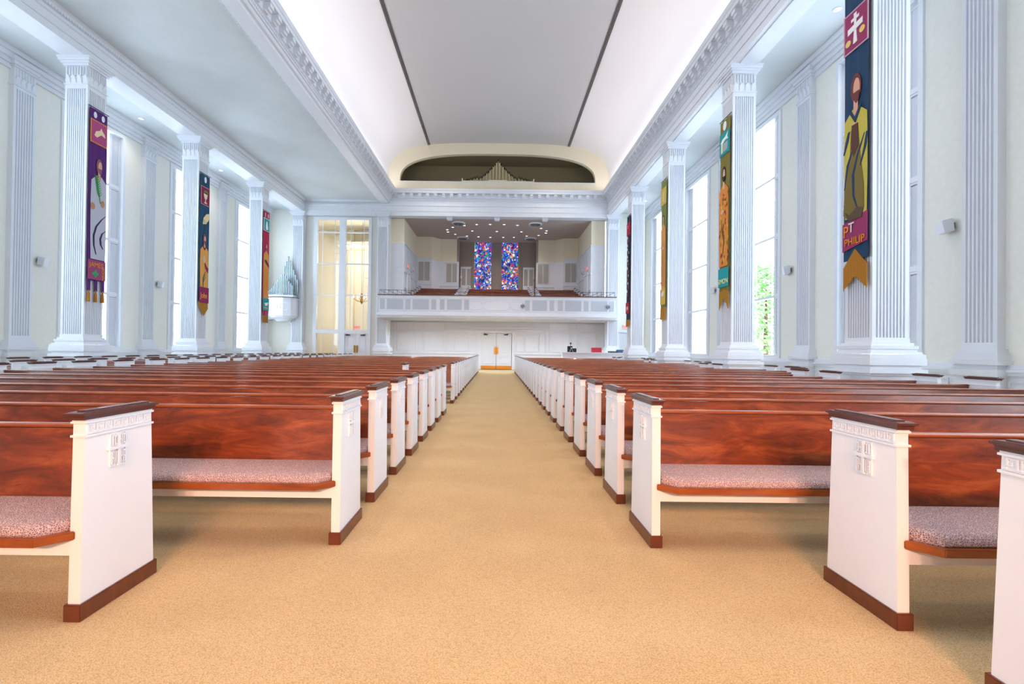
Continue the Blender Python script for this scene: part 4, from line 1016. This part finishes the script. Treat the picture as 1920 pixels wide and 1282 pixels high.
def sp_simon(t):
    patch('loop_gap', ell(.5, .035, .17, .024), 'E6EAF2', t, .014)
    border(t, .0, .065, 1.0, .185, '2E8A8E', '1E9A9E')
    patch('fish', [(.12, .115), (.30, .10), (.60, .095), (.85, .078), (.78, .10), (.88, .115), (.60, .112), (.34, .122)], 'F2F4F4', t, .026); patch('book', rect(.40, .125, .82, .168), 'A7AEB4', t, .024); patch('pillar', rect(.18, .12, .34, .17), 'DCE8C8', t, .025)
    figure(t, .45, .285, 1.05, 'E2B49A', '241A1E', 'DE8A3A', None, .765, True, .46)
    random.seed(11)
    for k in range(70):
        u = random.uniform(.05, .92); v = random.uniform(.385, .745); w = random.uniform(.03, .07); h = random.uniform(.006, .016); patch('robe_spot', [(u - w, v), (u, v - h), (u + w, v), (u, v + h)], random.choice(['B5341E', 'E8B84A', '7A6A2A', 'F0A04A', '8A2E2A']), t, .023, .003)
    sweep(t, '6E6A2A', [(.25, .52), (.30, .58), (.52, .64), (.40, .70)], .05); patch('hand', ell(.35, .48, .16, .012), 'D9B28A', t, .03)
    patch('name_panel', rect(.0, .775, 1.0, .872), '1E9A9E', t, .028); letters(t, 'SIMON', .20, 'EEE6A0', .48, .845, .98, 0, .04)
    fringe(t, 'BC8A2C', lambda u: .885 + .03 * abs(u - .5), lambda u: .93 + .13 * abs(u - .5), 28)
def sp_gold(t):
    border(t, .0, .05, 1.0, .175, 'B8A24A', 'CDB25A'); patch('staff', rect(.48, .08, .56, .15), 'E8E0C0', t, .026)
    figure(t, .50, .275, .8, 'D9A98C', '3A2A1E', 'D99A52', None, .77, False, .42)
    for k in range(3): sweep(t, 'C08040', [(.3 + k * .2, .45), (.28 + k * .22, .55), (.33 + k * .18, .65), (.3 + k * .2, .75)], .02)
    patch('hand', ell(.5, .48, .2, .01), 'E0B890', t, .026)
    patch('name_panel', rect(.0, .77, 1.0, .88), 'D8B04A', t, .028); patch('name_mark', [(.2, .80), (.8, .785), (.7, .82), (.3, .825)], 'E6E2D6', t, .036)
    fringe(t, 'C08A34', lambda u: .90, lambda u: .985, 26)
def sp_navy(t):
    border(t, .0, .06, 1.0, .17, 'C9304A', 'B01E3A'); letters(t, 'T', .20, 'F0F0F0', .45, .10, .9, 0, .034)
    random.seed(4)
    for k in range(16):
        u = random.uniform(.25, .75); v = .19 + .55 * k / 16; patch('pale_mark', [(u - .12, v), (u, v - .012), (u + .1, v + .006), (u, v + .018)], random.choice(['D9DCE4', 'C05A4A', 'F0F0F0']), t, .02)
    patch('robe', [(.3, .2), (.7, .2), (.85, .5), (.8, .76), (.2, .76), (.15, .5)], '2A2A3E', t, .014)
    patch('name_panel', rect(.0, .775, 1.0, .875), 'B01E3A', t, .028); letters(t, 'JAS', .24, 'F0E6D8', .5, .828, .9, 0, .04)
    fringe(t, 'B8862E', lambda u: .93, lambda u: .99, 24)
yb = lambda c: c + PW / 2
banner(XL + .045, yb(CY[3]), PI / 2, 'purple banner with robed figure holding a palm leaf, three gold tassels', base_p, sp_james, .88)
banner(XL + .045, yb(CY[4]), PI / 2, 'navy banner with maroon chalice square and gold robed figure', '1F4A68', sp_john, .90)
banner(XL + .045, yb(CY[5]), PI / 2, 'red banner with teal square and orange robed figure', 'B5224E', sp_red, .89)
banner(XR - .045, yb(CY[2]), -PI / 2, 'large navy banner with bearded figure, fishing net and gold fringe', '1A3E60', sp_philip, .90)
banner(XR - .045, yb(CY[3]), -PI / 2, 'olive banner with teal fish square and orange patterned robe', '7E7430', sp_simon, .90)
banner(XR - .045, yb(CY[4]), -PI / 2, 'olive green banner with gold square and tan robed figure', '7C8448', sp_gold, .90)
banner(XR - .045, yb(CY[5]), -PI / 2, 'dark navy banner with red squares on the far right column', '222A44', sp_navy, .93)

# drop prototypes' stray state
for o in list(bpy.data.objects):
    if o.users_collection == (): bpy.data.objects.remove(o)
